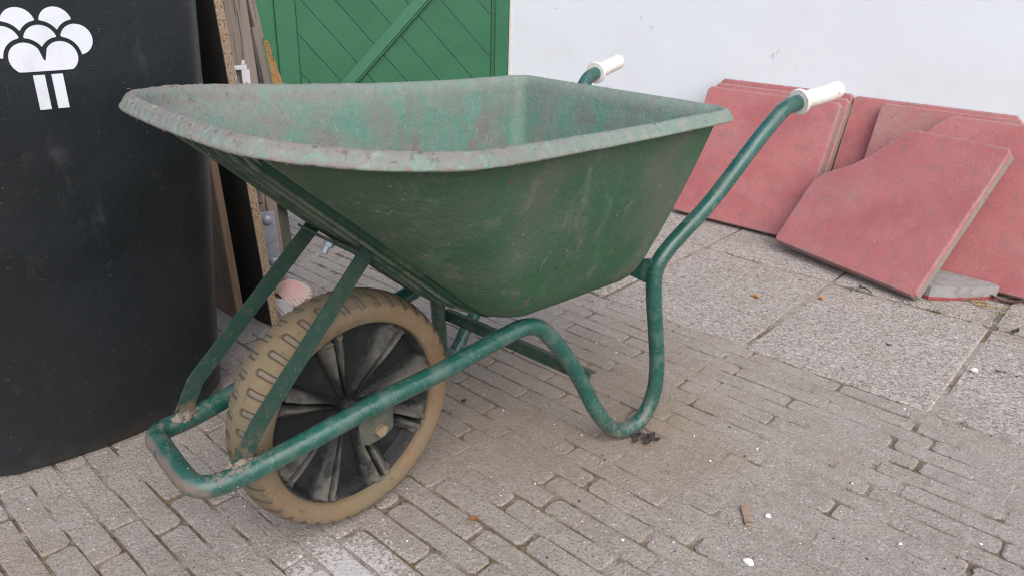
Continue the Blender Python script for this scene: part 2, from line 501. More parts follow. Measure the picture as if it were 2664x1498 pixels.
M_mud = mat("dried_mud", lin((132, 120, 111)), 1.0, [
    dict(c=lin((86, 74, 66)), s=60, lo=.5, hi=.65, amt=.7)], [(200, .003), (60, .004, 5)])
M_straw = mat("dry_grass", lin((172, 152, 104)), .9, [dict(c=lin((130, 108, 70)), s=20, lo=.45, hi=.6)])


def wood(name, base, dark, s=1.0, extra=(), rough=.9):
    return mat(name, base, rough, [
        dict(c=tuple(v * .78 for v in base), s=24 * s, lo=.42, hi=.64, d=3, dist=.6, vec=(1, 1, .05), amt=.85),
        dict(c=tuple(v * 1.25 for v in base), s=40 * s, lo=.55, hi=.7, d=3, vec=(1, 1, .08), amt=.6),
        dict(c=dark, s=62 * s, lo=.565, hi=.615, d=2, dist=1.2, vec=(1, 1, .035), amt=.9),
        dict(c=dark, s=150 * s, lo=.56, hi=.68, d=4, vec=(1, 1, .03), amt=.6), *extra],
        [(62 * s, .003, 3, (1, 1, .035)), (160, .001, 3, (1, 1, .2))])


M_beam = wood("weathered_grey_wood", lin((140, 129, 120)), lin((74, 66, 60)))
M_scrap = wood("rough_sawn_wood", lin((130, 120, 110)), lin((72, 64, 58)), 1.6)
M_shade_knot = wood("shade_and_knot_wood", lin((64, 62, 56)), lin((38, 38, 34)), 1.2)  # colours the beam's knot and the board that stands in for shade
M_mosswood = wood("mossy_wood", lin((82, 84, 70)), lin((50, 52, 42)), 1.2)
M_split = wood("fresh_split_wood", lin((172, 132, 80)), lin((120, 84, 46)), 1.5)
M_brownwood = wood("pale_brown_wood", lin((150, 126, 104)), lin((112, 90, 74)), .8)
M_chip = mat("raw_chipboard", lin((170, 148, 124)), 1.0, [
    dict(c=lin((112, 84, 62)), s=230, lo=.52, hi=.62, d=3, vec=(1, 1, .6), amt=.9),
    dict(c=lin((208, 184, 152)), s=160, lo=.58, hi=.68, d=3, amt=.7),
    dict(c=lin((150, 116, 84)), s=30, lo=.5, hi=.7, d=4, amt=.6)], [(200, .004, 3)])
M_black = mat("black_laminate", (.011, .012, .011), 0.55, [
    dict(c=(.02, .02, .018), s=8, lo=.5, hi=.7, d=5, amt=.6)], [(200, .0003)])
M_pvc = mat("white_plastic", lin((222, 224, 230)), 0.5, [
    dict(c=lin((170, 172, 182)), s=40, lo=.6, hi=.75, amt=.5)], [(60, .0008)])
M_terra = mat("terracotta", lin((178, 112, 68)), 0.9, [
    dict(c=lin((150, 92, 58)), s=12, lo=.45, hi=.65, d=5, amt=.7)], [(80, .001)])
M_shell = mat("scallop_shell", lin((206, 186, 178)), 0.6, [
    dict(c=lin((210, 160, 152)), s=3, lo=-1, hi=-.5, attr='pink', amt=.95),
    dict(c=lin((120, 100, 100)), s=60, lo=.55, hi=.68, d=4, attr='rimband', amt=.8),
    dict(c=lin((170, 140, 134)), s=3, lo=-1, hi=-.5, attr='groove', amt=.6),
], [(120, .0006, 4)])
M_shellgrey = mat("grey_scallop_shell", lin((200, 192, 190)), 0.6, [
    dict(c=lin((110, 100, 104)), s=3, lo=-1, hi=-.5, attr='groove', amt=.75),
    dict(c=lin((150, 130, 130)), s=40, lo=.5, hi=.7, attr='rimband', amt=.6)], [(120, .0006, 4)])
M_leaf = mat("dead_leaf", lin((104, 82, 66)), .85, [dict(c=lin((70, 54, 44)), s=40, lo=.45, hi=.6)], [(80, .002)])
M_darkleaf = mat("black_dead_leaf", lin((62, 56, 54)), .85, [dict(c=lin((96, 80, 66)), s=40, lo=.55, hi=.7)], [(80, .002)])
M_rustleaf = mat("rust_brown_leaf", lin((150, 92, 54)), .8, [dict(c=lin((96, 62, 40)), s=60, lo=.5, hi=.62)], [(80, .002)])
M_nut = mat("orange_brown_husk", lin((184, 126, 62)), .7, [dict(c=lin((120, 74, 36)), s=50, lo=.5, hi=.62)], [(90, .001)])
M_stone = mat("white_stone", lin((226, 224, 222)), .8, [dict(c=lin((190, 186, 182)), s=40, lo=.5, hi=.7)], [(60, .001)])
M_moss = mat("moss", lin((84, 92, 46)), 1.0, [dict(c=lin((118, 120, 62)), s=60, lo=.5, hi=.65), dict(c=lin((62, 68, 36)), s=90, lo=.55, hi=.68)], [(300, .003)])
M_grit = mat("grit", lin((150, 142, 136)), .9, [
    dict(c=lin((214, 210, 206)), s=45, lo=.55, hi=.6, d=0, amt=1, world=True),
    dict(c=lin((70, 64, 60)), s=52, lo=.57, hi=.62, d=0, amt=1, world=True)])


def set_attr(o, name, vals):
    a = o.data.attributes.new(name, 'FLOAT', 'POINT')
    a.data.foreach_set("value", vals)


def copy_tree(o, parent=None):
    c = o.copy()
    link(c)
    if parent:
        c.parent = parent
    for ch in list(o.children):
        copy_tree(ch, c)
    return c


# ------------------------------------------------------------------ ground: joint bed, pavers, slabs
def project(P):
    d = Vector(P) - Vector((0, 0, CAM_H))
    z = d.dot(cf)
    if z < .05:
        return None
    return (1332 + FOC * d.dot(cr) / z, 749 - FOC * d.dot(cu) / z, z)


def axis_list(lo, hi, step, far):
    n = int(round((hi - lo) / step))
    f = [lo + (hi - lo) * i / n for i in range(n + 1)]
    return [-far, -far / 4, lo - 3, lo - .6] + f + [hi + .6, hi + 3, far / 4, far]


SLAB_Y0, SLAB_W, SLAB_X0 = 1.655, .4397, -.668
xs = axis_list(-2.7, .5, .008, 90)
ys = axis_list(.05, 2.84, .008, 90)
verts, faces, hollow = [], [], []
for y in ys:
    for x in xs:
        n = noise.noise(Vector((x * 5, y * 5, 1.3))) * .8 + noise.noise(Vector((x * 17, y * 17, 5))) * .7 + noise.noise(Vector((x * 45, y * 45, 3))) * .25
        hol = smooth01(-.14, .32, n)
        z = -.0007 - .0036 * hol + .0010 * noise.noise(Vector((x * 90, y * 90, 2))) + .0006 * noise.noise(Vector((x * 31, y * 31, 8)))
        hollow.append(hol)
        if y > SLAB_Y0:
            z -= .001
        verts.append((x, y, z))
nx = len(xs)
for j in range(len(ys) - 1):
    for i in range(nx - 1):
        a = j * nx + i
        faces.append((a, a + 1, a + nx + 1, a + nx))
gme = bpy.data.meshes.new("ground")
gme.from_pydata(verts, [], faces)
gme.materials.append(M_bed)
gme.shade_smooth()
ground = link(bpy.data.objects.new("ground", gme))
set_attr(ground, "hollow", hollow)
tag(ground, "sandy moss-grown bed of the brick and slab paving", kind="structure")


def piece_mesh(name, lx, ly, r, jit, ch, dz, rng, m, depth=.018, mids=2):
    """worn block: jittered outline, chamfered rim, sides; centred, long axis x, top at z=0"""
    pts = []
    hx, hy = lx / 2, ly / 2
    corners = [(hx, -hy, -90), (hx, hy, 0), (-hx, hy, 90), (-hx, -hy, 180)]
    for ci, (cx, cy, a0) in enumerate(corners):
        rr = r * rng.uniform(.6, 1.6)
        ox, oy = cx - math.copysign(rr, cx), cy - math.copysign(rr, cy)
        for a in (10, 80):
            pts.append((ox + rr * cos(rad(a0 + a)), oy + rr * sin(rad(a0 + a))))
        nxc = corners[(ci + 1) % 4]
        k = mids if abs(nxc[0] - cx) > abs(nxc[1] - cy) else 1
        for t in range(1, k + 1):
            f = t / (k + 1)
            pts.append((cx + (nxc[0] - cx) * f + rng.uniform(-jit, jit), cy + (nxc[1] - cy) * f + rng.uniform(-jit, jit)))
    bm = bmesh.new()
    n = len(pts)
    top, mid, bot = [], [], []
    for x, y in pts:
        q = Vector((x, y))
        e = ch * rng.uniform(.6, 1.7)
        inn = q * (1 - e / q.length)
        top.append(bm.verts.new((inn.x, inn.y, rng.uniform(-dz, dz))))
        mid.append(bm.verts.new((x, y, -ch * rng.uniform(.5, 1.1))))
        bot.append(bm.verts.new((x, y, -depth)))
    c = bm.verts.new((0, 0, dz))
    for i in range(n):
        j = (i + 1) % n
        bm.faces.new((top[i], top[j], c))
        bm.faces.new((mid[i], mid[j], top[j], top[i]))
        bm.faces.new((bot[i], bot[j], mid[j], mid[i]))
    me = bpy.data.meshes.new(name)
    bm.to_mesh(me)
    bm.free()
    me.materials.append(m)
    me.shade_smooth()
    me.set_sharp_from_angle(angle=rad(9))
    return me


rngb = random.Random(3)
PITCH_Y, BL = .0488, .2175
BRICKS = [piece_mesh("brick", BL - .0065, PITCH_Y - .0050, .006, .0016, .0024, .0004, rngb, M_paver) for _ in range(14)]
places = []
row = 0
y = SLAB_Y0 - PITCH_Y / 2 - .002
while y > .05:
    off = rngb.uniform(-.012, .012) - (row % 2) * .070
    x = -.1875 - BL * 14 + off
    while x < 1.3:
        xc = x + BL / 2
        hidden = xc < -1.47 and y < .62
        pr = project((xc, y, 0))
        if pr and not hidden and -1000 < pr[0] < 3700 and -300 < pr[1] < 2600:
            seen = -40 < pr[0] < 2704 and -20 < pr[1] < 1530
            places.append((pr[2] + (0 if seen else 100), xc + rngb.uniform(-.002, .002), y + rngb.uniform(-.0016, .0016)))
        x += BL + rngb.uniform(-.004, .004)
    y -= PITCH_Y
    row += 1
places.sort()
rest = bmesh.new()
for i, (d, x, y) in enumerate(places):
    me = BRICKS[rngb.randrange(14)]
    mw = Matrix.Translation((x, y, rngb.uniform(-.0009, .0007))) @ Euler((rngb.gauss(0, .0026), rngb.gauss(0, .0015), rngb.gauss(0, .006) + PI * rngb.randrange(2))).to_matrix().to_4x4()
    if i < 300:
        o = bpy.data.objects.new("brick", me)
        o.matrix_basis = mw
        link(o, ground)
    else:
        n0 = len(rest.verts)
        rest.from_mesh(me)
        rest.verts.ensure_lookup_table()
        bmesh.ops.transform(rest, matrix=mw, verts=rest.verts[n0:])
if len(rest.verts):
    o = mesh("brick_paving", rest, M_paver, ground, 9)
    o["kind"] = "stuff"
else:
    rest.free()

for j, (ya, yb) in enumerate(((SLAB_Y0, 2.258), (2.262, 2.835))):
    me_s = [piece_mesh("slab", SLAB_W - .009, yb - ya - .008, .012, .002, .005, .001, rngb, M_slab, .04, 5) for _ in range(3)]
    for k in range(-5, 7):
        x = SLAB_X0 + SLAB_W * (k + .5)
        o = bpy.data.objects.new("slab", me_s[k % 3])
        o.location = (x, (ya + yb) / 2, rngb.uniform(-.002, .002))
        o.rotation_euler = (rngb.gauss(0, .003), rngb.gauss(0, .003), rngb.gauss(0, .002) + PI * rngb.randrange(2))
        link(o, ground)

# ------------------------------------------------------------------ wall and door
WALL_Y = 2.84
bm = bmesh.new()
box(bm, (-2.556, WALL_Y, -.1), (5.0, WALL_Y + .22, 3.4))
wall = tag(mesh("wall", bm, M_wall, None, 0), "white painted rendered house wall behind the wheelbarrow and the red slabs", "wall")

DA = math.atan(.6)                     # the door leaf stands ajar, hinged at the wall's left end
door = empty("green_door", (-2.57, WALL_Y, .0), DA, "green door of diagonal tongue boards with a diagonal brace", "door")
UL = -1.46
DZ0, DZ1 = .03, 2.05


def clip_poly(poly, a, b, c):
    out = []
    for i in range(len(poly)):
        p, q = poly[i], poly[(i + 1) % len(poly)]
        dp, dq = a * p[0] + b * p[1] - c, a * q[0] + b * q[1] - c
        if dp <= 0:
            out.append(p)
        if (dp < 0) != (dq < 0) and abs(dp - dq) > 1e-9:
            t = dp / (dp - dq)
            out.append((p[0] + (q[0] - p[0]) * t, p[1] + (q[1] - p[1]) * t))
    return out


XZ = frame_at((0, 0, 0), (1, 0, 0), (0, 0, 1), (0, -1, 0))   # polygon (u,z) -> door plane, thickness towards the yard


def door_piece(name, poly, t0, t1, bev, m=None):
    b_ = bmesh.new()
    prism(b_, poly, t0, t1, bev)
    return mesh(name, b_, m or M_door, door, 30, XZ)


seams = [.0095 + .1965 * k for k in range(-9, 20)]   # z of each seam where u = -1
SL = 1.03
for a, b in zip(seams, seams[1:]):
    poly = [(-1.122, DZ0), (-.097, DZ0), (-.097, DZ1), (-1.122, DZ1)]
    gap = .0022
    # z + SL*(u+1) between a and b
    poly = clip_poly(poly, SL, 1, b - SL - gap)
    if len(poly) > 2:
        poly = clip_poly(poly, -SL, -1, -(a - SL + gap))
    if len(poly) > 2:
        door_piece("board", poly, -.030, -.006 + .0006 * R.uniform(-1, 1), .002)
door_piece("stile", [(-1.238, DZ0), (-1.124, DZ0), (-1.124, DZ1), (-1.238, DZ1)], -.030, -.002, .0025)
door_piece("stile", [(UL, DZ0), (-1.241, DZ0), (-1.241, DZ1), (UL, DZ1)], -.030, .006, .003)
door_piece("stile", [(-.095, DZ0), (-.0725, DZ0), (-.0725, DZ1), (-.095, DZ1)], -.030, -.012, .002)
door_piece("stile", [(-.071, DZ0), (-.003, DZ0), (-.003, DZ1), (-.071, DZ1)], -.030, .006, .003)
zb = lambda u, d: .185 + (u + 1) * 1.03 - d
br = [(-1.12, zb(-1.12, 0)), (-1.12, zb(-1.12, .092)), (-.2, zb(-.2, .092)), (-.2, zb(-.2, 0))]
door_piece("brace", br, -.0055, .020, .010, M_door_lit)
bm = bmesh.new()
box(bm, (-2.5695, WALL_Y - .006, -.05), (-2.5575, WALL_Y + .05, 3.2), None, .002)
tag(mesh("door_frame", bm, M_doorframe), "narrow white painted door frame edge beside the white wall", "door frame")

# ------------------------------------------------------------------ wheelie bin
BIN_Y = .41
bin_ = empty("wheelie_bin", (-1.63, BIN_Y, 0), 0, "tall black plastic wheelie bin with a white tree emblem on its front", "wheelie bin")


def bin_ring(z):
    hw = .241 + .040 * min(z, 1.0) / .8 + .002
    bmax = .008 + .036 * (1 - smooth01(0, .55, z))
    return hw, -1.352 - bmax, -1.90 - .04 * z, bmax


bm = bmesh.new()
rings = []
zs = [0.0, .006, .02, .06, .12, .2, .3, .395, .405, .42, .5, .6, .7, .8, .9, .97, .985, 1.0]
for z in zs:
    hw, x0, x1, bmax = bin_ring(z)
    shrink = .012 * (1 - smooth01(0, .02, z)) + (.0 if z < .97 else -.0)
    hw -= shrink
    x0 -= shrink
    rc = .062
    ring = []
    for (cx, cy, a0) in ((x0 - rc, -hw + rc, -90), (x0 - rc, hw - rc, 0), (x1 + rc, hw - rc, 90), (x1 + rc, -hw + rc, 180)):
        for k in range(9):
            a = rad(a0 + 90 * k / 8)
            x, yv = cx + rc * cos(a), cy + rc * sin(a)
            ring.append((x, yv))
        if a0 == -90:
            for k in range(1, 16):
                ring.append((x0, -hw + rc + (2 * hw - 2 * rc) * k / 16))
    out = []
    for x, yv in ring:
        if x > x0 - rc - .001:
            bul = bmax * max(0, 1 - (yv / hw) ** 2)
            if z > .40:
                bul += .0022
            x += bul
        out.append(bm.verts.new((x + 1.63, yv, z)))
    rings.append(out)
n = len(rings[0])
for a, b in zip(rings, rings[1:]):
    for k in range(n):
        bm.faces.new((a[k], a[(k + 1) % n], b[(k + 1) % n], b[k]))
bm.faces.new(rings[0][::-1])
bm.faces.new(rings[-1])
mesh("body", bm, M_bin, bin_, 50)
bm = bmesh.new()
box(bm, (-.36, -.315, 1.002), (.30, .315, 1.05), None, .02, 3)
mesh("lid", bm, M_binblack, bin_, 40)
for s in (-1, 1):
    bm = bmesh.new()
    lathe(bm, [(.02, -.02), (.095, -.02), (.1, -.012), (.1, .012), (.095, .02), (.02, .02)], 32, Matrix.Translation((-.27, s * .235, .1)) @ Matrix.Rotation(PI / 2, 4, 'X'))
    mesh("wheel", bm, M_binblack, bin_, 40)


def bin_face_x(yv, z):
    hw, x0, x1, bmax = bin_ring(z)
    return x0 + bmax * max(0, 1 - ((yv - BIN_Y) / hw) ** 2) + (.0022 if z > .4 else 0) + 1.63


YC, RL, GAP = .408, .0235, .0066
r1z, r2z, r3z = .7715, .7455, .7205
row1 = [(YC - .026, r1z), (YC + .026, r1z)]
row2 = [(YC - .052, r2z), (YC, r2z), (YC + .052, r2z)]
row3 = [(YC - .0255, r3z), (YC + .0255, r3z)]


def star(inside, c, nmax=.09, k=90):
    pts = []
    for i in range(k):
        a = 2 * PI * i / k
        lo, hi = 0, nmax
        for _ in range(22):
            md = (lo + hi) / 2
            if inside((c[0] + md * cos(a), c[1] + md * sin(a))):
                lo = md
            else:
                hi = md
        pts.append((c[0] + lo * cos(a), c[1] + lo * sin(a)))
    return pts


def in_c(p, c, r):
    return (p[0] - c[0]) ** 2 + (p[1] - c[1]) ** 2 < r * r


def emblem(name, pts):
    b_ = bmesh.new()
    f = [b_.verts.new((bin_face_x(p[0], p[1]) + .0011, p[0] - BIN_Y, p[1])) for p in pts]
    g = [b_.verts.new((bin_face_x(p[0], p[1]) - .001, p[0] - BIN_Y, p[1])) for p in pts]
    b_.faces.new(f)
    for i in range(len(pts)):
        j = (i + 1) % len(pts)
        b_.faces.new((f[i], g[i], g[j], f[j]))
    mesh(name, b_, M_emblem, bin_, 0)


for c in row1:
    emblem("emblem_lobe", star(lambda p: in_c(p, c, RL) and not any(in_c(p, d, RL + GAP) for d in row2), (c[0], c[1] + .008)))
for c in row2:
    low = .7 if c[0] == YC else .716
    emblem("emblem_lobe", star(lambda p: in_c(p, c, RL * (1.0)) and not any(in_c(p, d, RL + GAP) for d in row3), (c[0] + (c[0] - YC) * .10, c[1] + .008)))
emblem("emblem_crown", star(lambda p: p[1] > .7005 and (in_c(p, row3[0], RL) or in_c(p, row3[1], RL) or (abs(p[0] - YC) < .0255 and p[1] < r3z - .004 and p[1] > .70)), (YC, .709)))
for a, b in ((.3868, .4032), (.4130, .4294)):
    emblem("emblem_stem", [(a, .642), (b, .642), (b, .695), (a, .695)])


# ------------------------------------------------------------------ boards leaning beside the bin
def lean_frame(p, lx, ly=0.0, yaw=0.0):
    """origin p on the ground; local z runs up the leaning board, local x along its front, local y away"""
    zz = Vector((lx, ly, 1)).normalized()
    xx = Vector((cos(yaw), sin(yaw), 0))
    xx = (xx - zz * xx.dot(zz)).normalized()
    return frame_at(p, xx, zz.cross(xx), zz)


def board(name, p, w, t, h, lx, ly, yaw, m, label, cat, group=None, bevel=.002, parts=None, z0=0.0):
    """right front bottom corner at p; extends w to the left, t to the back, h up"""
    e = empty(name, (0, 0, 0), 0, label, cat, group)
    e.matrix_basis = lean_frame(p, lx, ly, yaw)
    b_ = bmesh.new()
    box(b_, (-w, 0, z0), (0, t, h), None, bevel)
    if parts is None:
        o = mesh("plank", b_, m, e, 30)
    else:
        o = mesh(parts, b_, m, e, 30)
    return e


chip = board("chipboard_panel", (-1.5945, .8769, .004), .30, .021, 1.30, -.125, 0, .0, M_chip,
             "black faced chipboard panel with raw particle edge leaning beside the bin", "panel", "wood leaning beside the bin", 0, "chipboard_core")
bm = bmesh.new()
box(bm, (-.2985, -.0018, .002), (-.0012, .0002, 1.298))
mesh("black_face", bm, M_black, chip, 0)
board("brown_plank", (-1.690, .836, .004), .14, .02, 1.2, -.10, 0, .0, M_brownwood,
      "pale brown plank squeezed between the black bin and the black panel", "plank", "wood leaning beside the bin")
beam = board("weathered_beam", (-1.760, 1.032, .004), .107, .07, 1.32, -.088, 0, 1.04, M_beam,
             "grey weathered square timber with a bolted metal plate near its foot", "beam", "wood leaning beside the bin", .003, "timber")
# plate fixed low on the beam front
bm = bmesh.new()
box(bm, (-.062, -.003, .068), (-.009, -.0002, .236), None, .0012)
plate = mesh("metal_plate", bm, M_zinc, beam, 30)
for (x, z) in ((-.030, .212), (-.028, .092)):
    bm = bmesh.new()
    lathe(bm, [(.0135, 0), (.0130, .0025), (.0100, .0055), (.0050, .0072), (.0008, .0076)], 20, frame_at((x, -.003, z), (1, 0, 0), (0, 0, 1), (0, -1, 0)))
    mesh("rivet", bm, M_zinc, plate, 60)
bm = bmesh.new()
blob(bm, (-.040, -.0005, .262), .006, .3)
mesh("knot", bm, M_shade_knot, beam, 180)

# white plastic bracket clipped to the beam
br_ = empty("plastic_bracket", (-1.828, .994, .508), 1.03, "white plastic bracket with two prongs hanging on the weathered timber", "bracket")
bm = bmesh.new()
prism(bm, [(-.030, .112), (.018, .116), (.018, .104), (-.026, .104)], -.004, .012, .001)
prism(bm, [(-.028, .1035), (-.010, .1035), (-.004, -.02), (-.016, -.02)], -.004, .008, .001)
prism(bm, [(.004, .1035), (.024, .1035), (.021, -.02), (.006, -.02)], -.004, .012, .001)
prism(bm, [(.006, .1165), (.014, .1165), (.014, .127), (.008, .127)], -.002, .008, .001)
mesh("clip", bm, M_pvc, br_, 30, XZ)

board("rough_plank", (-1.990, 1.226, .004), .075, .024, .70, -.235, 0, .05, M_scrap,
      "shorter rough sawn plank propped on the mossy offcut behind the grey timber", "plank", "wood leaning beside the bin", .001, None, .15)
sp = empty("split_wood", (0, 0, 0), 0, "wedge of fresh orange split wood stuck beside the rough plank", "wood scrap")
sp.matrix_basis = lean_frame((-1.988, 1.252, .004), -.235, 0, .75)
bm = bmesh.new()
pts = []
for k in range(15):
    t = k / 14
    pts.append((.006 + .036 * (1 - t) ** .8 + R.uniform(-.003, .003), .36 + .30 * t))
prism(bm, [(.001, .36)] + pts + [(.001, .66)], -.02, .004, .001)
mesh("splinter", bm, M_split, sp, 30, XZ)
board("upper_plank", (-1.985, 1.25, .004), .075, .024, 1.25, -.285, 0, .05, M_scrap,
      "tall rough grey plank standing on the shorter one behind the timber", "plank", "wood leaning beside the bin", .001, None, .672)
board("shade_plank", (-1.988, 1.212, .004), .085, .012, 1.25, -.275, 0, .05, M_shade_knot,  # dark board added where the gap behind the beam lies in shade
      "dark board standing in for the shade right behind the grey timber", "board", "wood leaning beside the bin", .001, None, .15)
board("mossy_offcut", (-2.060, 1.195, .004), .07, .05, .17, -.10, .0, .15, M_mosswood,
      "short greenish mossy offcut at the foot of the rough plank", "wood scrap", None, .004)

# flower pot
pot = empty("flower_pot", (-2.135, 1.475, 0), 0, "small terracotta flower pot mostly hidden behind the wheelbarrow tub", "flower pot")
bm = bmesh.new()
lathe(bm, [(.062, 0), (.066, .004), (.088, .105), (.097, .107), (.100, .14), (.094, .143), (.088, .14), (.060, .02)], 36)
mesh("pot_wall", bm, M_terra, pot, 40)


# ------------------------------------------------------------------ scallop shells
def shell(name, loc, size, rz, tilt, m, label, cut=None, pink=1.0):
    bm = bmesh.new()
    na, nr = 96, 22
    pk, gv, rb = [], [], []
    grid = []
    for i in range(na + 1):
        a = rad(-62 + 124 * i / na)
        rib = .5 + .5 * cos(i / na * 2 * PI * 15)
        rowv = []
        for j in range(nr + 1):
            t = j / nr
            rr = size * (.03 + .97 * t) * (1 - .10 * (abs(a) / rad(62)) ** 2) * (1 + .018 * rib * t)
            if cut and a > cut:
                rr *= max(.25, 1 - (a - cut) * 1.2)
            x, yv = rr * sin(a), rr * cos(a)
            h = size * (.34 * math.sin(PI * min(1, t * .98) ** .75) * (1 - .35 * (a / rad(62)) ** 2) + .022 * rib * t)
            rowv.append(bm.verts.new((x, yv, h)))
            pk.append(pink * smooth01(.15, .3, t) * (1 - smooth01(.62, .86, t)) * (1 - .5 * abs(a)))
            gv.append(1 - rib if t > .1 else 0)
            rb.append(smooth01(.6, .85, t))
        grid.append(rowv)
    for i in range(na):
        for j in range(nr):
            bm.faces.new((grid[i][j], grid[i + 1][j], grid[i + 1][j + 1], grid[i][j + 1]))
    n0 = len(pk)
    for s in (-1, 1):          # the two ears beside the hinge
        q = [bm.verts.new(Vector(c) * size) for c in ((0, -.02, .05), (s * .30, -.02, .03), (s * .34, .16, .02), (s * .10, .20, .12))]
        bm.faces.new(q)
        for _ in q:
            pk.append(.3); gv.append(.3); rb.append(0)
    bmesh.ops.recalc_face_normals(bm, faces=bm.faces[:])
    o = mesh(name, bm, m, None, 180)
    md = o.modifiers.new("thickness", 'SOLIDIFY')
    md.thickness = .0022
    o.location = loc
    o.rotation_euler = Euler((tilt[0], tilt[1], rz))
    set_attr(o, "pink", pk); set_attr(o, "groove", gv); set_attr(o, "rimband", rb)
    return tag(o, label, "seashell")


shell("scallop_shell", (-1.760, .980, .006), .108, rad(-36), (-.06, .10, 0), M_shell, "large pinkish scallop shell lying ribs up behind the wheel")
shell("scallop_shell", (-1.700, .922, .006), .072, rad(-58), (-.10, .10, 0), M_shellgrey, "smaller grey and white ribbed shell nearest the chipboard edge", .25, 0)
bm = bmesh.new()
prism(bm, [(-.02, .004), (-.008, .010), (.004, .008), (.016, .014), (.026, .010), (.016, .002), (.0, -.002)], 0, .004, .001)
o = tag(mesh("shell_fragment", bm, M_shell, None, 40), "small curved white piece broken off beside the pink shell", "seashell")
o.location, o.rotation_euler = (-1.648, .992, .002), (0.1, 0, rad(40))
set_attr(o, "pink", [.2] * len(o.data.vertices))


# ------------------------------------------------------------------ red paving slabs against the wall
def red_slab(mw, poly, label, t=.043, cat="paving slab", group="red slabs leaning on the white wall", m=M_red, rough_edges=()):
    """poly in the slab's face plane (u right, v up); z=0 face, body behind"""
    bm = bmesh.new()
    n = len(poly)
    cx = sum(p[0] for p in poly) / n
    cy = sum(p[1] for p in poly) / n
    lv = []
    edge = []
    ch = .0042

    def inset(p, d, i):
        a, b = Vector(poly[i - 1]), Vector(poly[(i + 1) % n])
        q = Vector(p)
        e1, e2 = (q - a).normalized(), (b - q).normalized()
        nn = Vector((-e1.y - e2.y, e1.x + e2.x))
        if nn.length < 1e-6:
            nn = Vector((-e1.y, e1.x))
        nn.normalize()
        k = d / max(.4, nn.dot(Vector((-e1.y, e1.x))))
        return q + nn * k
    for d, z, ed in ((.014, .0, 0.0), (ch + .003, 0, .4), (ch, -.0003, 1), (.0010, -.0036, 1), (0, -.006, .5), (0, -t + .003, 0), (.003, -t, 0)):
        ringv = []
        for i, p in enumerate(poly):
            q = inset(p, d, i)
            w = (noise.noise(Vector((q.x * 40, q.y * 40, z * 60 + cx * 9))) * .0008 + noise.noise(Vector((q.x * 130, q.y * 130, z * 160 + cx * 9))) * .0007) * (1 if d < .012 else 0)
            ringv.append(bm.verts.new((q.x + w, q.y + w * .7, z)))
            edge.append(ed)
        lv.append(ringv)
    for a, b in zip(lv, lv[1:]):
        for i in range(n):
            j = (i + 1) % n
            bm.faces.new((a[j], a[i], b[i], b[j]))
    bm.faces.new(lv[0])
    bm.faces.new(lv[-1][::-1])
    o = mesh("paving_slab", bm, m, None, 28, mw)
    set_attr(o, "edge", edge)
    return tag(o, label, cat, group)


def dens(poly, step=.035):
    out = []
    for i in range(len(poly)):
        a, b = Vector(poly[i]), Vector(poly[(i + 1) % len(poly)])
        k = max(1, int((b - a).length / (step * .45)))
        for j in range(k):
            out.append(tuple(a + (b - a) * (j / k)))
    return out


S = .51


def square(w=S, h=S, c=.012):
    q = [(c, 0), (w - c, 0), (w, c), (w, h - c), (w - c, h), (c, h), (0, h - c), (0, c)]
    return dens(q)


def wall_slab(x, yb, yt, zt, zb=.016, roll=0.0):
    """slab whose face runs from (x, yb, zb) at the foot to (x, yt, zt) at the top"""
    v = Vector((0, yt - yb, zt - zb)).normalized()
    u = Vector((1, 0, 0))
    u = (u + v * roll).normalized()
    v = (v - u * v.dot(u)).normalized()
    return frame_at((x, yb, zb), u, v, u.cross(v))


red_slab(wall_slab(-1.399, 2.515, 2.70, .468), square(S, .495), "frontmost red slab of the left hand pile, behind the near handle")
red_slab(wall_slab(-1.392, 2.575, 2.748, .474), square(S, .50), "middle red slab of the left hand pile, just behind the frontmost")
red_slab(wall_slab(-1.396, 2.655, 2.794, .486), square(S, .50), "hindmost red slab of the left hand pile, against the white wall")
red_slab(wall_slab(-.884, 2.64, 2.79, .4805), square(S, .50), "plain red slab against the wall, just right of the left hand pile")
red_slab(wall_slab(-.776, 2.57, 2.745, .486), square(.42, .502), "greyish dusty red slab leaning in front of the plain one by the wall", m=M_reddust)
dpoly = [(.012, 0), (.50, 0), (.51, .012), (.51, .49), (.498, .502), (.075, .502), (.058, .494), (.040, .478), (.026, .462), (.010, .440), (0, .425), (0, .012)]
red_slab(wall_slab(-.612, 2.505, 2.69, .482), dens(dpoly), "red slab with chipped upper corner behind the broken one, cut by the frame")
bp = [(.006, 0), (.498, 0), (.509, .010), (.511, .496), (.500, .507), (.36, .504), (.222, .498), (.206, .492), (.184, .466), (.170, .440), (.156, .415), (.140, .388), (.122, .362), (.107, .344), (.090, .326), (.061, .304), (.030, .281), (.014, .262), (.004, .235), (0, .2), (0, .01)]
red_slab(frame_at((-.925, 2.395, .043), (.9636, -.2649, -.0353), (.1846, .5639, .8049), (.1933 * 1, -.7822 * 1, .5923) if False else (-.1933, -.7822, .5923)), dens(bp, .05),
         "front red slab with its upper left corner broken away in a curve", .043)
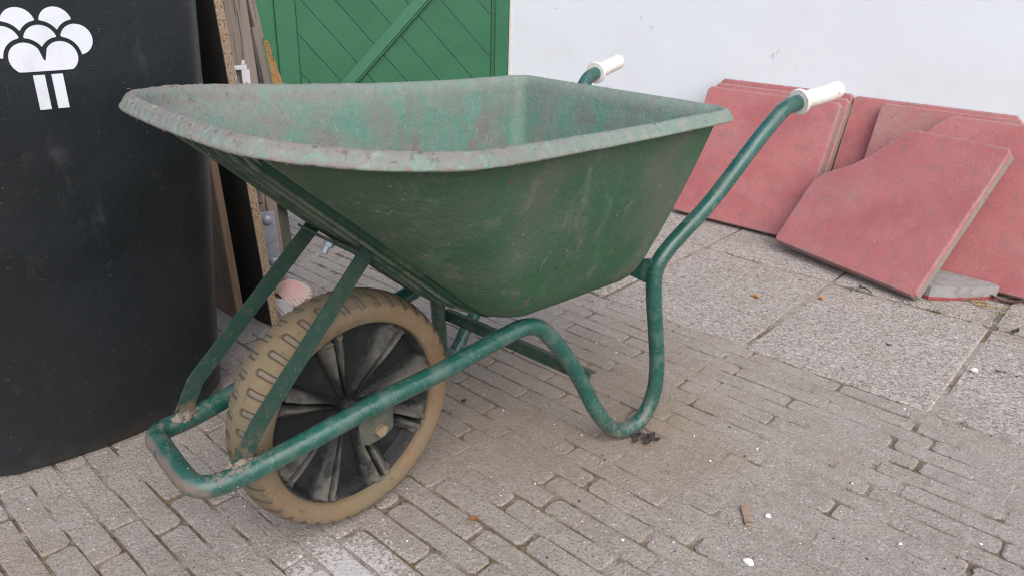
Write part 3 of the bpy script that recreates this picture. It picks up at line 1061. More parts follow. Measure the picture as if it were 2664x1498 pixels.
# the broken piece lying red side down
fp = [(-.4105, 2.330), (-.36, 2.372), (-.31, 2.428), (-.2640, 2.4859), (-.285, 2.496), (-.340, 2.500), (-.4239, 2.5012), (-.46, 2.46), (-.455, 2.39), (-.425, 2.336)]
bm = bmesh.new()
mid = Vector((-.36, 2.43))
prism(bm, [(p[0] - mid.x, p[1] - mid.y) for p in dens(fp, .02)], .002, .044, .003)
for v in bm.verts:
    w = noise.noise(v.co * 55) * .003
    v.co += Vector((w, noise.noise(v.co * 45 + Vector((3, 3, 3))) * .003, w * .4 if v.co.z > .03 else 0))
o = tag(mesh("slab_fragment", bm, M_gray_frag, None, 40), "broken grey slab corner lying red side down on the ground", "slab fragment")
o.location = (mid.x, mid.y, 0)

# ------------------------------------------------------------------ wheelbarrow
PHI = 1.5139
WB = empty("wheelbarrow", (-.8911, .6059, 0), PHI, "old dirty green wheelbarrow with tan tyre and white handle grips", "wheelbarrow")
TR = .0155
near = [(.9200, -.2621, .6404), (.8779, -.2536, .6310), (.8538, -.2487, .6141), (.8110, -.2400, .5755), (.7507, -.2279, .5140), (.6917, -.2159, .4570), (.6371, -.2049, .4150), (.6000, -.1975, .3850), (.5795, -.1935, .3600), (.5738, -.1922, .3300), (.5780, -.1940, .2850),
        (.5891, -.1973, .2241), (.5975, -.2065, .1299), (.5935, -.2090, .0850), (.5800, -.2090, .0500), (.5570, -.2066, .0250), (.5280, -.2010, .0165), (.5020, -.1950, .0200), (.4762, -.1894, .0381),
        (.4419, -.1786, .0855), (.4035, -.1647, .1632), (.3735, -.1544, .2160), (.3448, -.1459, .2567), (.3250, -.1420, .2800), (.3050, -.1380, .2955), (.2850, -.1340, .3010), (.2650, -.1298, .3000), (.2420, -.1265, .2960),
        (.1080, -.1176, .2740), (.0023, -.1078, .2605), (-.1248, -.0961, .2387), (-.2051, -.0890, .2260), (-.2480, -.0850, .2235), (-.2680, -.0785, .2240), (-.2790, -.0640, .2248), (-.2810, -.0450, .2250)]
far = [(-.2755, .0550, .2250), (-.2740, .0720, .2250), (-.2660, .0870, .2240), (-.2480, .0950, .2225), (-.2202, .0983, .2220), (-.1484, .1055, .2300), (.0023, .1110, .2605), (.1080, .1190, .2740), (.2300, .1265, .2930),
       (.2580, .1290, .2975), (.2800, .1330, .2955), (.2980, .1380, .2840), (.3140, .1480, .2600), (.3300, .1650, .2280), (.3520, .1900, .1880), (.3800, .2210, .1300), (.4000, .2430, .0850), (.4180, .2600, .0470), (.4400, .2690, .0220), (.4650, .2740, .0210), (.4880, .2755, .0420),
       (.5100, .2790, .0700), (.5390, .2800, .1000), (.5600, .2680, .1600), (.5720, .2400, .2300), (.5750, .2120, .2950), (.5738, .1960, .3350), (.5795, .1935, .3600), (.6000, .1975, .3850), (.6371, .2049, .4150), (.6917, .2159, .4570), (.7507, .2279, .5140), (.8110, .2400, .5755), (.8538, .2487, .6141), (.8779, .2536, .6310), (.9200, .2621, .6404)]
path = catmull(near + far, .005)
bm = bmesh.new()
tube(bm, path, TR, 22, True)
frame = mesh("frame", bm, M_frame, WB, 60)
mudv, rustv = [], []
for v in frame.data.vertices:
    c, nz, nx_ = v.co, v.normal.z, v.normal.x
    nose = 1 - smooth01(-.26, -.13, c.x)
    foot = 1 - smooth01(.02, .10, c.z)
    top = smooth01(.35, .8, nz) * nose * smooth01(-.275, -.255, c.x)
    under = smooth01(.25, .7, -nz) * (1 if c.z < .31 and c.x < .5 else 0)
    mudv.append(min(1, .12 * nose + .80 * top + .5 * foot + .6 * under))
    front = smooth01(.15, .6, -nx_ - .35 * nz) * (1 - smooth01(-.275, -.262, c.x))
    rustv.append(min(1, 1.1 * front + foot * .5 * smooth01(.2, .6, -nz)))
set_attr(frame, "mud", mudv); set_attr(frame, "rust", rustv)

# grips
for s in (-1, 1):
    a, b = Vector((.912, s * .2606, .6395)), Vector((1.036, s * .2857, .6575))
    d = (b - a).normalized()
    xx = d.cross(Vector((0, 0, 1))).normalized()
    mw = frame_at(a, xx, d.cross(xx), d)
    h = (b - a).length
    bm = bmesh.new()
    lathe(bm, [(.0160, -.001), (.0245, -.001), (.0262, .0015), (.0262, .0055), (.0245, .008), (.0195, .010), (.0182, .014), (.0178, h * .3), (.0180, h * .6), (.0186, h - .016), (.0184, h - .008), (.0170, h - .003), (.0120, h), (.004, h + .001)], 32, mw)
    mesh("handle_grip", bm, M_grip, WB, 50)


# tub
def ring(xf, xb, wf, wb, rf, rb, bow, bows, cf_=56, cb=14, ms=80, mb=40, mf=120):
    cs = [((xf, -wf), rf, cf_), ((xb, -wb), rb, cb), ((xb, wb), rb, cb), ((xf, wf), rf, cf_)]
    st = [ms, mb, ms, mf]
    arcs = []
    for i in range(4):
        c = Vector(cs[i][0])
        a = (Vector(cs[i - 1][0]) - c).normalized()
        b = (Vector(cs[(i + 1) % 4][0]) - c).normalized()
        r_ = cs[i][1]
        ang = a.angle(b)
        t = r_ / math.tan(ang / 2)
        o_ = c + (a + b).normalized() * r_ / sin(ang / 2)
        s_, e_ = c + a * t - o_, c + b * t - o_
        a0, a1 = math.atan2(s_.y, s_.x), math.atan2(e_.y, e_.x)
        dd = (a1 - a0 + PI) % (2 * PI) - PI
        arcs.append([o_ + Vector((cos(a0 + dd * k / cs[i][2]), sin(a0 + dd * k / cs[i][2]))) * r_ for k in range(cs[i][2] + 1)])
    P = []
    for i in range(4):
        P += arcs[i]
        e, s2 = arcs[i][-1], arcs[(i + 1) % 4][0]
        P += [e + (s2 - e) * (k / (st[i] + 1)) for k in range(1, st[i] + 1)]
    out = []
    for q in P:
        t = (q.x - xf) / (xb - xf)
        w = wf + (wb - wf) * t
        f = max(0, min(1, 1 - (q.y / w) ** 2))
        x = q.x - bow * f * max(0, min(1, 1 - 2 * t))
        yv = q.y + math.copysign(1, q.y) * bows * max(0, min(1, 4 * t * (1 - t))) * min(1, abs(q.y) / (wf * .5))
        out.append(Vector((x, yv)))
    return out


XF, XB, WF, WBK, RF, RBK, BOW, BOWS = -.1793, .6705, .3598, .2775, .2004, .060, .0458, -.0195
ZF, ZB, ZBOW = .6782, .6378, .0105
lip2 = ring(XF, XB, WF, WBK, RF, RBK, BOW, BOWS)
NR = len(lip2)


def rim_z(x):
    t = (x - XF) / (XB - XF)
    return ZF + (ZB - ZF) * t - ZBOW * 4 * t * (1 - t)


lip = [Vector((q.x, q.y, rim_z(q.x))) for q in lip2]
nrm = []
for i in range(NR):
    t = (lip2[(i + 1) % NR] - lip2[i - 1]).normalized()
    nn = Vector((t.y, -t.x))
    nrm.append(Vector((nn.x, nn.y, 0)))
bot2 = ring(.225, .545, .160, .168, .040, .030, .045, 0)
bot = [Vector((q.x, q.y, .330 - .02 * (q.x - .2))) for q in bot2]
bc = Vector((.385, 0, .328))


def off(i, o_, z):
    return lip[i] + nrm[i] * o_ + Vector((0, 0, z))


wall_top = [off(i, -.030, -.010) for i in range(NR)]
stations = []        # list of (points, inside, rim)


def floor_pt(i, f):
    return bc + (bot[i] - bc) * f


TS = [.0, .1, .2, .3, .4, .5, .6, .7, .8, .88, .94, 1.0]


def wallp(i, t):
    p = bot[i].lerp(wall_top[i], t)
    # slight belly of the moulded side
    return p + nrm[i] * .009 * sin(PI * min(1, t)) * smooth01(.10, .35, p.x)


def fillet(i, s):
    A, Bv, Cv = floor_pt(i, .80), bot[i], wallp(i, .16)
    return A * (1 - s) ** 2 + Bv * 2 * s * (1 - s) + Cv * s * s


RIB_LINE = [0.0]


def rib_h(i, t):
    """narrow proud ribs of the front panel, a deep groove along its sides"""
    k = i - (NR - 120)
    u = k / 120.0
    if i < 40:
        u = 1 + i / 120.0
    if u < -.12 or u > 1.13:
        return 0.0, 0.0
    e = smooth01(-.07, -.03, u) * (1 - smooth01(1.022, 1.055, u))
    if u < -.02 or u > 1.01:
        return 0.0, e
    RIB_LINE[0] = 0.0
    ph = (u * 7.0 + .22) % 1.0
    w = smooth01(.08, .20, ph) * (1 - smooth01(.42, .54, ph))
    RIB_LINE[0] = smooth01(.30, .35, ph) * (1 - smooth01(.40, .44, ph))
    return w * (1 - .6 * smooth01(.93, 1.0, t)), e


stn = []
for f in (.15, .4, .62, .80):
    stn.append(('o', [floor_pt(i, f) for i in range(NR)], 0))
for s in (.2, .4, .6, .8, 1.0):
    stn.append(('o', [fillet(i, s) for i in range(NR)], .0))
NT = 22
for k in range(1, NT + 1):
    t = .16 + .84 * k / NT
    stn.append(('o', [wallp(i, t) for i in range(NR)], t))
outer_pts = []
for o_, z in ((-.022, -.006), (-.011, -.0035), (-.002, -.0028), (.0010, -.0014), (.0012, .0008), (.0000, .0026), (-.0022, .0048), (-.0038, .0080), (-.0062, .0118), (-.0096, .0148), (-.0138, .0166), (-.0184, .0164), (-.0232, .0144), (-.0282, .0098), (-.0325, .0030), (-.0350, -.006)):
    stn.append(('r', [off(i, o_, z) for i in range(NR)], 0))
for k in range(NT, -1, -1):
    t = .16 + .84 * k / NT
    stn.append(('i', [wallp(i, t * .985) - nrm[i] * .0055 + Vector((0, 0, .002)) for i in range(NR)], t))
for s in (.8, .6, .4, .2):
    stn.append(('i', [fillet(i, s) + Vector((0, 0, .0055)) for i in range(NR)], 0))
for f in (.80, .5, .2):
    stn.append(('i', [floor_pt(i, f) + Vector((0, 0, .0055)) for i in range(NR)], 0))

bm = bmesh.new()
A_in, A_rim, A_rm, A_gr, A_ed = [], [], [], [], []
rows = []
for kind, pts, t in stn:
    rv_ = []
    for i, p in enumerate(pts):
        q = Vector(p)
        gr = ed = 0.0
        if kind == 'o':
            RIB_LINE[0] = 0.0
            h, e = rib_h(i, t)
            slope_n = (nrm[i] + Vector((0, 0, -1.2))).normalized()
            if e > 0:
                q = q + slope_n * .020 * (h - .85) * e
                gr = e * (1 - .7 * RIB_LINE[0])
                ed = e * RIB_LINE[0]
        if kind in 'oi' and t > 0:
            q += nrm[i] * .0022 * noise.noise(q * 7 + Vector((2, 0, 0)))
        if kind == 'r':
            fq = 1 - smooth01(.0, .4, q.x)
            w = noise.noise(q * 17) * .0008 + (noise.noise(q * 60) * .0010 + max(0, noise.noise(q * 110)) * .0016 + max(0, noise.noise(q * 230)) * .0010) * (.25 + fq)
            q += (nrm[i] * .6 + Vector((0, 0, .8))) * w
        rv_.append(bm.verts.new(q))
        ins_r = kind == 'r' and (q - lip[i]).dot(nrm[i]) < -.0152
        A_in.append(1.0 if kind == 'i' or ins_r else 0.0)
        A_rim.append(1.0 if kind == 'r' and not ins_r else (.5 if ins_r else .35 * smooth01(.88, 1.0, t) if kind == 'i' else 0.0))
        fr_ = 1 - smooth01(-.05, .35, q.x)
        zz_ = p.z - lip[i].z
        face = smooth01(.002, .005, zz_) * (1 - smooth01(.0090, .0130, zz_))
        A_rm.append(((.35 + .65 * fr_) * (1 - .42 * face)) if kind == 'r' else (.5 * fr_ * smooth01(.6, 1, t) if kind == 'i' else 0))
        A_gr.append(gr)
        A_ed.append(ed)
    rows.append(rv_)
for a, b in zip(rows, rows[1:]):
    for k in range(NR):
        j = (k + 1) % NR
        bm.faces.new((a[k], a[j], b[j], b[k]))
bm.faces.new(rows[0][::-1])
bm.faces.new(rows[-1])
tub = mesh("tub", bm, M_tub, WB, 180)
for nm, vv in (("inside", A_in), ("rim", A_rim), ("rimmud", A_rm), ("groove", A_gr), ("edge", A_ed)):
    set_attr(tub, nm, vv)


# steel bits
def ribbon(bm, path, wdirs, w, tdir, t):
    rows_ = []
    for p, wd in zip(path, wdirs):
        p, wd = Vector(p), Vector(wd).normalized()
        td = Vector(tdir)
        rows_.append([bm.verts.new(p + wd * (w / 2) * a + td * (t / 2) * b) for a, b in ((-1, -1), (1, -1), (1, 1), (-1, 1))])
    for a, b in zip(rows_, rows_[1:]):
        for k in range(4):
            bm.faces.new((a[k], a[(k + 1) % 4], b[(k + 1) % 4], b[k]))
    bm.faces.new(rows_[0][::-1])
    bm.faces.new(rows_[-1])


struts = (((-.2200, -.0790, .236), (-.1860, -.0790, .286), (.0200, -.0715, .500)),
          ((-.2258, .0945, .234), (-.1985, .0960, .283), (.0120, .0680, .500)))
for P in struts:
    bm = bmesh.new()
    d1 = (Vector(P[1]) - Vector(P[0])).normalized()
    d2 = (Vector(P[2]) - Vector(P[1])).normalized()
    yv = Vector((0, 1, 0))
    w1, w2 = d1.cross(yv), d2.cross(yv)
    pts = [P[0], Vector(P[1]) - d1 * .004, Vector(P[1]) + d2 * .004, P[2]]
    ribbon(bm, pts, [w1, (w1 * 2 + w2), (w1 + w2 * 2), w2], .0255, (0, 1, 0), .0042)
    o = mesh("front_strut", bm, M_strut, WB, 20)
    set_attr(o, "rust", [1.0 if v.co.z < .27 else .06 for v in o.data.vertices])
bm = bmesh.new()
fd = Vector((.425, 0, -.33)).normalized()
fn = Vector((-.33, 0, -.425)).normalized()
ribbon(bm, [Vector(q) + fn * .0045 for q in ((-.0045, -.0738, .4935), (-.0085, .0, .4945), (-.0045, .0702, .4935))], [fd] * 3, .032, fn, .004)
o = mesh("strut_plate", bm, M_strut, WB, 20)
set_attr(o, "rust", [.5] * len(o.data.vertices))
bm = bmesh.new()
c0 = Vector((-.0085, -.006, .4945)) + fn * .0065
mw = frame_at(c0, (0, 1, 0), fn.cross(Vector((0, 1, 0))), fn)
lathe(bm, [(.0085, 0), (.0085, .0055), (.0075, .0065)], 6, mw)
lathe(bm, [(.0048, .006), (.0048, .017), (.0040, .018)], 12, mw)
mesh("plate_bolt", bm, M_zinc, WB, 30)
for s in (-1, 1):
    bm = bmesh.new()
    prism(bm, [(-.038, .262), (.030, .270), (.026, .192), (.006, .182), (-.020, .180), (-.034, .186), (-.036, .206)], -.0025, .0025, .001)
    yb_ = -.0915 if s < 0 else .0945
    o = mesh("axle_bracket", bm, M_bracket, WB, 30, frame_at((0, yb_, 0), (1, 0, 0), (0, 0, 1), (0, -1, 0)))
    set_attr(o, "rust", [.3] * len(o.data.vertices))
    bm = bmesh.new()
    lathe(bm, [(.0102, 0), (.0102, .0075), (.0088, .0092), (.003, .0098)], 6, frame_at((0, yb_ + s * .0025, .2), (1, 0, 0), (0, 0, 1) if s < 0 else (0, 0, -1), (0, s, 0)))
    mesh("axle_nut", bm, M_bolt, WB, 30)
# cross brace between the legs: an angle iron
bm = bmesh.new()
a, b = Vector((.3770, .205, .176)), Vector((.4150, -.178, .166))
d = (b - a).normalized()
upv = Vector((.25, 0, 1)); upv = (upv - d * upv.dot(d)).normalized()
sd = d.cross(upv)
mwb = frame_at(a, d, upv, sd)
L_ = (b - a).length
box(bm, (0, -.011, -.002), (L_, .011, .0015), mwb, .0006)
box(bm, (0, .0075, -.020), (L_, .0112, -.0022), mwb, .0006)
o = mesh("cross_brace", bm, M_strut, WB, 20)
set_attr(o, "rust", [.2] * len(o.data.vertices))
# rear bracket plates under the tub
bm = bmesh.new()
prism(bm, [(-.196, .318), (-.187, .372), (-.165, .366), (-.10, .352), (.10, .352), (.165, .366), (.187, .372), (.196, .318), (.13, .326), (-.13, .326)], -.002, .002, .0006)
o = mesh("rear_crossbar", bm, M_frame, WB, 30, frame_at((.566, 0, 0), (0, 1, 0), (0, 0, 1), (1, 0, 0)))

# ---- wheel
WH = bpy.data.objects.new("wheel", None)
# the spoked disc is the wheel's own mesh
gaps = [150.6, 104, 54, 8, -30, -75, -118, -157]
NA, NRr = 360, 30


def disc_y(a, r_):
    """height of the plastic disc towards the near side (negative y)"""
    base = .002 + .004 * smooth01(.03, .15, r_)
    h = 0.0
    for g in gaps:
        da = (math.degrees(a) - g + 180) % 360 - 180
        s = abs(rad(da)) * r_
        gap = .0014 + .020 * r_
        wd = .005 + .122 * r_
        x_ = max(0, s - gap) / wd
        pr = smooth01(gap * .6, gap * 1.2, s) * (1 - .55 * smooth01(.22, .85, x_)) * (1 - smooth01(.84, 1.0, x_))
        h = max(h, pr)
    fade = smooth01(.018, .032, r_) * (1 - smooth01(.148, .155, r_))
    return base + (.008 + .022 * smooth01(.03, .145, r_)) * h * fade + .024 * smooth01(.146, .155, r_)


bm = bmesh.new()
for side in (-1, 1):
    rows_ = []
    for j in range(NRr + 1):
        r_ = .016 + (.1585 - .016) * j / NRr
        rows_.append([bm.verts.new((r_ * cos(2 * PI * k / NA), side * disc_y(2 * PI * k / NA, r_), r_ * sin(2 * PI * k / NA))) for k in range(NA)])
    for a, b in zip(rows_, rows_[1:]):
        for k in range(NA):
            j = (k + 1) % NA
            bm.faces.new((a[k], a[j], b[j], b[k]))
lathe(bm, [(.008, -.016), (.013, -.016), (.0165, -.008), (.018, -.001), (.018, .001), (.0165, .008), (.013, .016), (.008, .016)], 28, Matrix.Rotation(PI / 2, 4, 'X'))
wheel = mesh("wheel", bm, M_wheel, WB, 35, Matrix.Translation((0, 0, .2)) @ Matrix.Rotation(.053, 4, 'Z'))
set_attr(wheel, 'ridge', [smooth01(.010, .028, abs(v.co.y)) * (1 if v.co.x ** 2 + v.co.z ** 2 < .0225 else .3) for v in wheel.data.vertices])
bm = bmesh.new()
lathe(bm, [(.0075, -.100), (.0075, .100)], 16, Matrix.Rotation(PI / 2, 4, 'X'))
mesh("axle", bm, M_bolt, wheel, 40)

# tyre
PROF = [(-.0260, .1560), (-.0365, .1565), (-.0392, .1590), (-.0420, .1640), (-.0442, .1710), (-.0452, .1780), (-.0440, .1840), (-.0415, .1885)]
NL = 112
TW = .0415
prof = [(p[0], p[1], 's') for p in PROF]
for k in range(1, NL):
    yv = -TW + 2 * TW * k / NL
    q = abs(yv) / TW
    prof.append((yv, .2000 - .0115 * q ** 2.2, 't'))
prof += [(-p[0], p[1], 's') for p in PROF[::-1]]
NSL, NSUB = 40, 24
NAT = NSL * NSUB


def groove(a_idx, yv):
    """1 inside a tread slot"""
    ph = (a_idx % NSUB) / NSUB
    if yv > 0:
        ph = (ph + .5) % 1.0
    arc = (ph - .5) * (2 * PI * .2 / NSL)          # metres from slot centre
    ay = abs(yv)
    hwid = .0050
    if ay > .012:
        dd = abs(arc)
    else:
        dd = math.hypot(arc, .012 - ay)
    g = 1 - smooth01(hwid - .0004, hwid + .0006, dd)
    g2 = 1 - smooth01(hwid + .0004, hwid + .0020, dd)
    g0 = 1 - smooth01(hwid - .0022, hwid - .0008, dd)
    return g, max(0, g2 - g0)


bm = bmesh.new()
A_g, A_w, A_s = [], [], []
rows_ = []
for i in range(NAT):
    a = 2 * PI * i / NAT
    rv_ = []
    for (yv, r_, k) in prof:
        g = w = 0.0
        if k == 't' or abs(yv) > .0414:
            if k == 't' or r_ > .186:
                g, w = groove(i, yv)
        r2 = r_ - .0036 * g
        r2 += .0006 * noise.noise(Vector((cos(a) * 3, yv * 60, sin(a) * 3)))
        rv_.append(bm.verts.new((r2 * cos(a), yv, r2 * sin(a))))
        A_g.append(g); A_w.append(w * .9)
        A_s.append(1.0 if k == 's' else smooth01(.030, .0415, abs(yv)))
    rows_.append(rv_)
for i in range(NAT):
    a, b = rows_[i], rows_[(i + 1) % NAT]
    for k in range(len(prof) - 1):
        bm.faces.new((a[k], a[k + 1], b[k + 1], b[k]))
tyre = mesh("tyre", bm, M_rubber, wheel, 180)
for nm, vv in (("groove", A_g), ("gwall", A_w), ("side", A_s)):
    set_attr(tyre, nm, vv)


def tyre_text(txt, a_deg, rbase, size):
    cu_ = bpy.data.curves.new("lettering", 'FONT')
    cu_.body = txt
    cu_.size = size
    cu_.extrude = .0008
    cu_.space_character = 1.1
    to = bpy.data.objects.new("lettering_source", cu_)
    COL.objects.link(to)
    dg = bpy.context.evaluated_depsgraph_get()
    me = bpy.data.meshes.new_from_object(to.evaluated_get(dg))
    bpy.data.objects.remove(to)
    for v in me.vertices:
        a = rad(a_deg) - v.co.x / (rbase + size * .35)
        r_ = rbase + v.co.y
        yy = -.0442 if r_ > .171 else -.0415 - (.171 - .0) * 0 - (r_ - .164) / .007 * .0027
        v.co = Vector((r_ * cos(a), yy - .0004 - v.co.z * .9, r_ * sin(a)))
    me.materials.clear()
    me.materials.append(M_rubber)
    o = bpy.data.objects.new("lettering", me)
    link(o, wheel)
    set_attr(o, "side", [1.0] * len(me.vertices))
    return o


tyre_text("ESS 4.00-8", 103.5, .1655, .0118)
tyre_text("PO", 29.0, .1665, .0125)

# dried mud crumbs caked on rim, nose and struts
rm = random.Random(11)
bm = bmesh.new()
for _ in range(480):
    i = rm.randrange(NR)
    q = lip[i]
    if q.x > .25 and rm.random() < .8:
        continue
    a = rm.random() ** 1.6
    o_, z = -.001 - .012 * a, -.003 + .021 * a ** .7
    if noise.noise(q * 22) < -.05:
        continue
    blob(bm, off(i, o_, z), rm.uniform(.0006, .0017), .6, rm, .35, 1)
for _ in range(230):
    i = NR - 120 + rm.randrange(120)
    t = rm.uniform(.2, .98)
    h, e = rib_h(i, t)
    q = wallp(i, t) + (nrm[i] + Vector((0, 0, -1.2))).normalized() * .013 * (h - .85)
    blob(bm, q, rm.uniform(.0008, .0024), .6, rm, .35, 1)
for _ in range(420):
    i = rm.randrange(len(path))
    p = path[i]
    if p.x > .0 or rm.random() > (1 - smooth01(-.26, -.16, p.x)) * .5 + .04:
        continue
    a = rm.uniform(0, 2 * PI)
    T = (path[min(i + 1, len(path) - 1)] - path[i - 1]).normalized()
    N1 = T.cross(Vector((0, 0, 1))).normalized()
    N2 = T.cross(N1)
    blob(bm, p + (N1 * cos(a) + N2 * sin(a)) * TR, rm.uniform(.0008, .0022), .5, rm, .4, 1)
for P, yy in ((struts[0], -.079), (struts[1], .095)):
    vv = bmesh.ops.create_icosphere(bm, subdivisions=4, radius=1.0)['verts']
    for v in vv:
        d = v.co.copy()
        k = 1 + .35 * noise.noise(d * 2.2 + Vector((yy * 9, 0, 0))) + .22 * noise.noise(d * 6) + .10 * noise.noise(d * 14)
        v.co = Vector(P[0]) + Vector((.002 + d.x * .020 * k, d.y * .0120 * k, -.002 + d.z * .0095 * k))
    for _ in range(30):
        blob(bm, Vector(P[0]) + Vector((rm.gauss(.004, .009), rm.gauss(0, .006), rm.gauss(.002, .004))), rm.uniform(.001, .0022), .8, rm, .4, 1)
for _ in range(26):
    t = rm.uniform(0, 1)
    p = Vector((.752, -.2282, .5155)).lerp(Vector((.768, -.2312, .5320)), t)
    blob(bm, p + Vector((-.0098, .0100, .0050)) + Vector((rm.gauss(0, .0012), rm.gauss(0, .0012), rm.gauss(0, .0015))), rm.uniform(.001, .0022), .8, rm, .4, 1)
o = mesh("mud_crumbs", bm, M_mud, WB, 180)
o["kind"] = "stuff"
# grass hairs dried onto the rim
bm = bmesh.new()
for _ in range(170):
    i = rm.randrange(NR)
    q = off(i, rm.choice((0, -.002, -.012, -.018)), rm.uniform(-.004, .019))
    d = Vector((rm.gauss(0, 1), rm.gauss(0, 1), rm.gauss(-.2, .7))).normalized() * rm.uniform(.003, .010)
    k = d.cross(Vector((rm.random(), rm.random(), 1))).normalized() * .00022
    v = [bm.verts.new(q - k), bm.verts.new(q + k), bm.verts.new(q + d * .6 + k + Vector((0, 0, .001))), bm.verts.new(q + d)]
    bm.faces.new(v)
o = mesh("grass_hairs", bm, M_mud, WB, 0)
o["kind"] = "stuff"

# ------------------------------------------------------------------ small things on the ground
rg = random.Random(5)


def gz(x, y):
    return .001


def leaf(name, loc, L_, W_, rz, curl, m, label, cat="leaf", group=None):
    bm = bmesh.new()
    rows_ = []
    for k in range(9):
        t = k / 8
        w = W_ * math.sin(PI * min(1, t * .96 + .02)) ** .7 * (1 + .15 * rg.uniform(-1, 1))
        x = (t - .5) * L_
        zc = curl * ((t - .5) * 2) ** 2
        rows_.append([bm.verts.new((x, s * w, zc + abs(s) * curl * .7 + rg.uniform(0, .0012))) for s in (-1, -.5, 0, .5, 1)])
    for a, b in zip(rows_, rows_[1:]):
        for k in range(4):
            bm.faces.new((a[k], a[k + 1], b[k + 1], b[k]))
    o = mesh(name, bm, m, None, 180)
    md = o.modifiers.new("thickness", 'SOLIDIFY'); md.thickness = .0006
    o.location = (loc[0], loc[1], .0025)
    o.rotation_euler = (rg.uniform(-.1, .1), rg.uniform(-.1, .1), rz)
    return tag(o, label, cat, group)


LEAFLAB = ["dark leaf scrap touching the near foot of the wheelbarrow", "largest curled blackish leaf scrap in the clump by the foot", "dark scrap at the right of the leaf clump by the foot",
           "small dark scrap nearest the camera in the leaf clump by the foot", "long narrow dark scrap on the far right of the leaf clump by the foot", "dark scrap furthest back in the leaf clump by the foot"]
for k, (dx, dy, l, w, c) in enumerate(((0, 0, .030, .009, .006), (.022, .012, .034, .010, .009), (.036, -.004, .026, .008, .006), (.012, -.018, .022, .008, .005), (.044, .018, .030, .007, .008), (.030, .028, .022, .007, .005))):
    leaf("dead_leaf", (-.644 + dx * .85, 1.122 + dy * .85), l * .8, w * .8, rg.uniform(0, 6), c, M_darkleaf, LEAFLAB[k], "leaf", "dead leaf scraps beside the wheelbarrow foot")
leaf("dead_leaf", (-.235, 2.475), .085, .011, rad(20), .010, M_leaf, "long curled brown leaf under the chipped red slab")
leaf("dead_leaf", (-.705, .719), .016, .005, rad(40), .004, M_rustleaf, "rust brown curled leaf bit on the bricks in the foreground")
leaf("dead_leaf", (-.16, 1.973), .014, .005, rad(-20), .003, M_darkleaf, "small dark leaf on the pinkish slab at the right edge")
leaf("dead_leaf", (-.175, 2.262), .030, .008, rad(70), .006, M_darkleaf, "dark crumpled leaf near the mossy slab joint at the right")
leaf("dead_leaf", (-.400, 1.930), .016, .004, rad(10), .003, M_darkleaf, "thin dark leaf bit in the middle of the washed slab")
leaf("dead_leaf", (-.986, .969), .012, .006, rad(80), .004, M_darkleaf, "dark leaf crumb under the wheelbarrow beside the wheel")
# twig
bm = bmesh.new()
tube(bm, catmull([(-.592, 2.292, .004), (-.585, 2.272, .006), (-.568, 2.262, .010), (-.545, 2.247, .006)], .004), .0022, 8, True, lambda i, p: .0024 + .0008 * noise.noise(p * 200))
tag(mesh("twig", bm, M_leaf, None, 60), "short brown curved twig in front of the broken red slab", "twig")
bm = bmesh.new()
box(bm, (-.0065, -.026, 0), (.0065, .026, .004), None, .0012)
o = tag(mesh("wood_splinter", bm, M_brownwood, None, 30), "flat brown wood splinter lying across two bricks", "splinter")
o.location, o.rotation_euler = (-.370, 1.056, .002), (0, .03, rad(35))
for (x, y, r_, lab, mm, fl) in ((-.343, 1.084, .0052, "small white stone chip in a brick joint beside the splinter", M_stone, .7),
                                (-.318, .957, .0085, "flat white chip near the bottom edge of the photo", M_stone, .35),
                                (-.205, 1.938, .0085, "grey white pebble in the joint between two slabs", M_stone, .75),
                                (-.786, 1.978, .0085, "orange brown husk lying on the washed slab", M_nut, .7),
                                (-.642, 2.108, .0085, "tan husk lying on the slab joint by the twig", M_nut, .55)):
    bm = bmesh.new()
    blob(bm, (0, 0, 0), r_, fl, rg, .22, 2)
    o = tag(mesh("stone_chip" if mm is M_stone else "nut_husk", bm, mm, None, 50), lab, "stone" if mm is M_stone else "husk")
    o.location = (x, y, r_ * fl * .7)
# dry straw bits by the slab fragment
bm = bmesh.new()
for _ in range(60):
    x, y = rg.gauss(-.285, .025), rg.gauss(2.405, .014)
    a = rg.uniform(0, 2 * PI)
    l = rg.uniform(.008, .026)
    p0 = Vector((x, y, .003 + rg.uniform(0, .004)))
    p1 = p0 + Vector((cos(a) * l, sin(a) * l, rg.uniform(0, .004)))
    tube(bm, [p0, (p0 + p1) / 2 + Vector((rg.uniform(-.003, .003), rg.uniform(-.003, .003), .001)), p1], .0009, 5)
o = tag(mesh("dry_straw", bm, M_straw, None, 60), "yellow dry straw bits in front of the slab fragment", kind="stuff")
bm = bmesh.new()
for _ in range(26):
    x, y = rg.gauss(-1.655, .026), rg.gauss(1.040, .012)
    a = rg.uniform(0, 2 * PI)
    p0 = Vector((x, y, .004 + rg.uniform(0, .003)))
    p1 = p0 + Vector((cos(a), sin(a), .1)) * rg.uniform(.010, .028)
    tube(bm, [p0, (p0 + p1) / 2, p1], .001, 5)
tag(mesh("dry_straw", bm, M_straw, None, 60), "yellow straw bits on the ground behind the pink shell", kind="stuff")


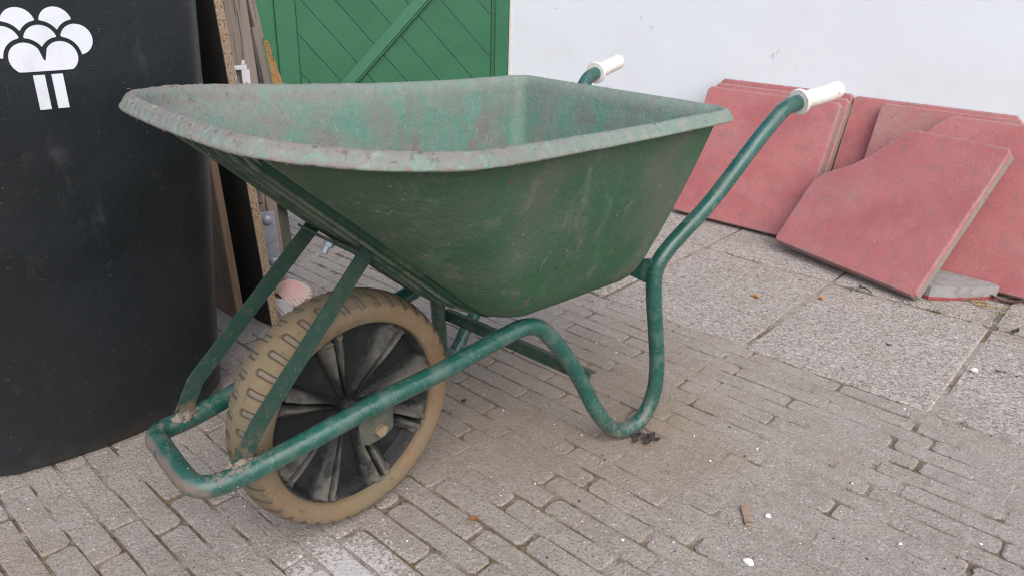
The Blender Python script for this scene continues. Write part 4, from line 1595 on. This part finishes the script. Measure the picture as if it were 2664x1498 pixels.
def hair_patch(bm, x, y, s, n):
    for _ in range(n):
        px, py = rg.gauss(x, s), rg.gauss(y, s)
        h = rg.uniform(.002, .007)
        a = rg.uniform(0, 6.28)
        d = Vector((cos(a), sin(a), 0)) * .0007
        p = Vector((px, py, -.002))
        t = p + Vector((rg.gauss(0, .003), rg.gauss(0, .003), h))
        bm.faces.new([bm.verts.new(p - d), bm.verts.new(p + d), bm.verts.new(t)])


bm = bmesh.new()
for (x, y, s, n) in ((-.217, 2.375, .022, 500), (-.222, 2.33, .016, 260), (-.37, 2.262, .012, 200), (-.45, 2.262, .018, 120), (-.159, 1.650, .012, 180), (-.60, 2.262, .014, 160)):
    hair_patch(bm, x, y, s, n)
# moss tufts along brick joints
for _ in range(260):
    rr_ = rg.randrange(33)
    y = SLAB_Y0 - .002 - PITCH_Y * rr_
    x = rg.uniform(-1.9, .1)
    if noise.noise(Vector((x * 3, y * 3, 9))) > .05:
        hair_patch(bm, x, y, .005, 22)
for _ in range(140):
    hair_patch(bm, rg.uniform(-2.2, -1.4), rg.choice([SLAB_Y0 - .004 - PITCH_Y * k for k in range(9)]), .006, 26)
tag(mesh("moss", bm, M_moss, None, 0), "low green moss growing along the joints of the paving", kind="stuff")
# grit lying on the paving
bm = bmesh.new()
bmesh.ops.create_icosphere(bm, subdivisions=1, radius=1)
ico_v = [v.co.copy() for v in bm.verts]
ico_f = [[v.index for v in f.verts] for f in bm.faces]
bm.free()
gv, gf = [], []
for _ in range(4200):
    y = rg.uniform(.15, 2.3)
    x = rg.uniform(-2.0 if y > .7 else -1.35, .3)
    r_ = min(.0042, .0009 * math.exp(rg.gauss(0, .6)))
    b0 = len(gv)
    for v in ico_v:
        q = v * (r_ * rg.uniform(.7, 1.25))
        gv.append((q.x + x, q.y + y, q.z * .6 + .0015))
    gf += [[i + b0 for i in f] for f in ico_f]
gme2 = bpy.data.meshes.new("grit")
gme2.from_pydata(gv, [], gf)
gme2.materials.append(M_grit)
tag(link(bpy.data.objects.new("grit", gme2)), "loose grit and tiny stone chips scattered over the paving", kind="stuff")
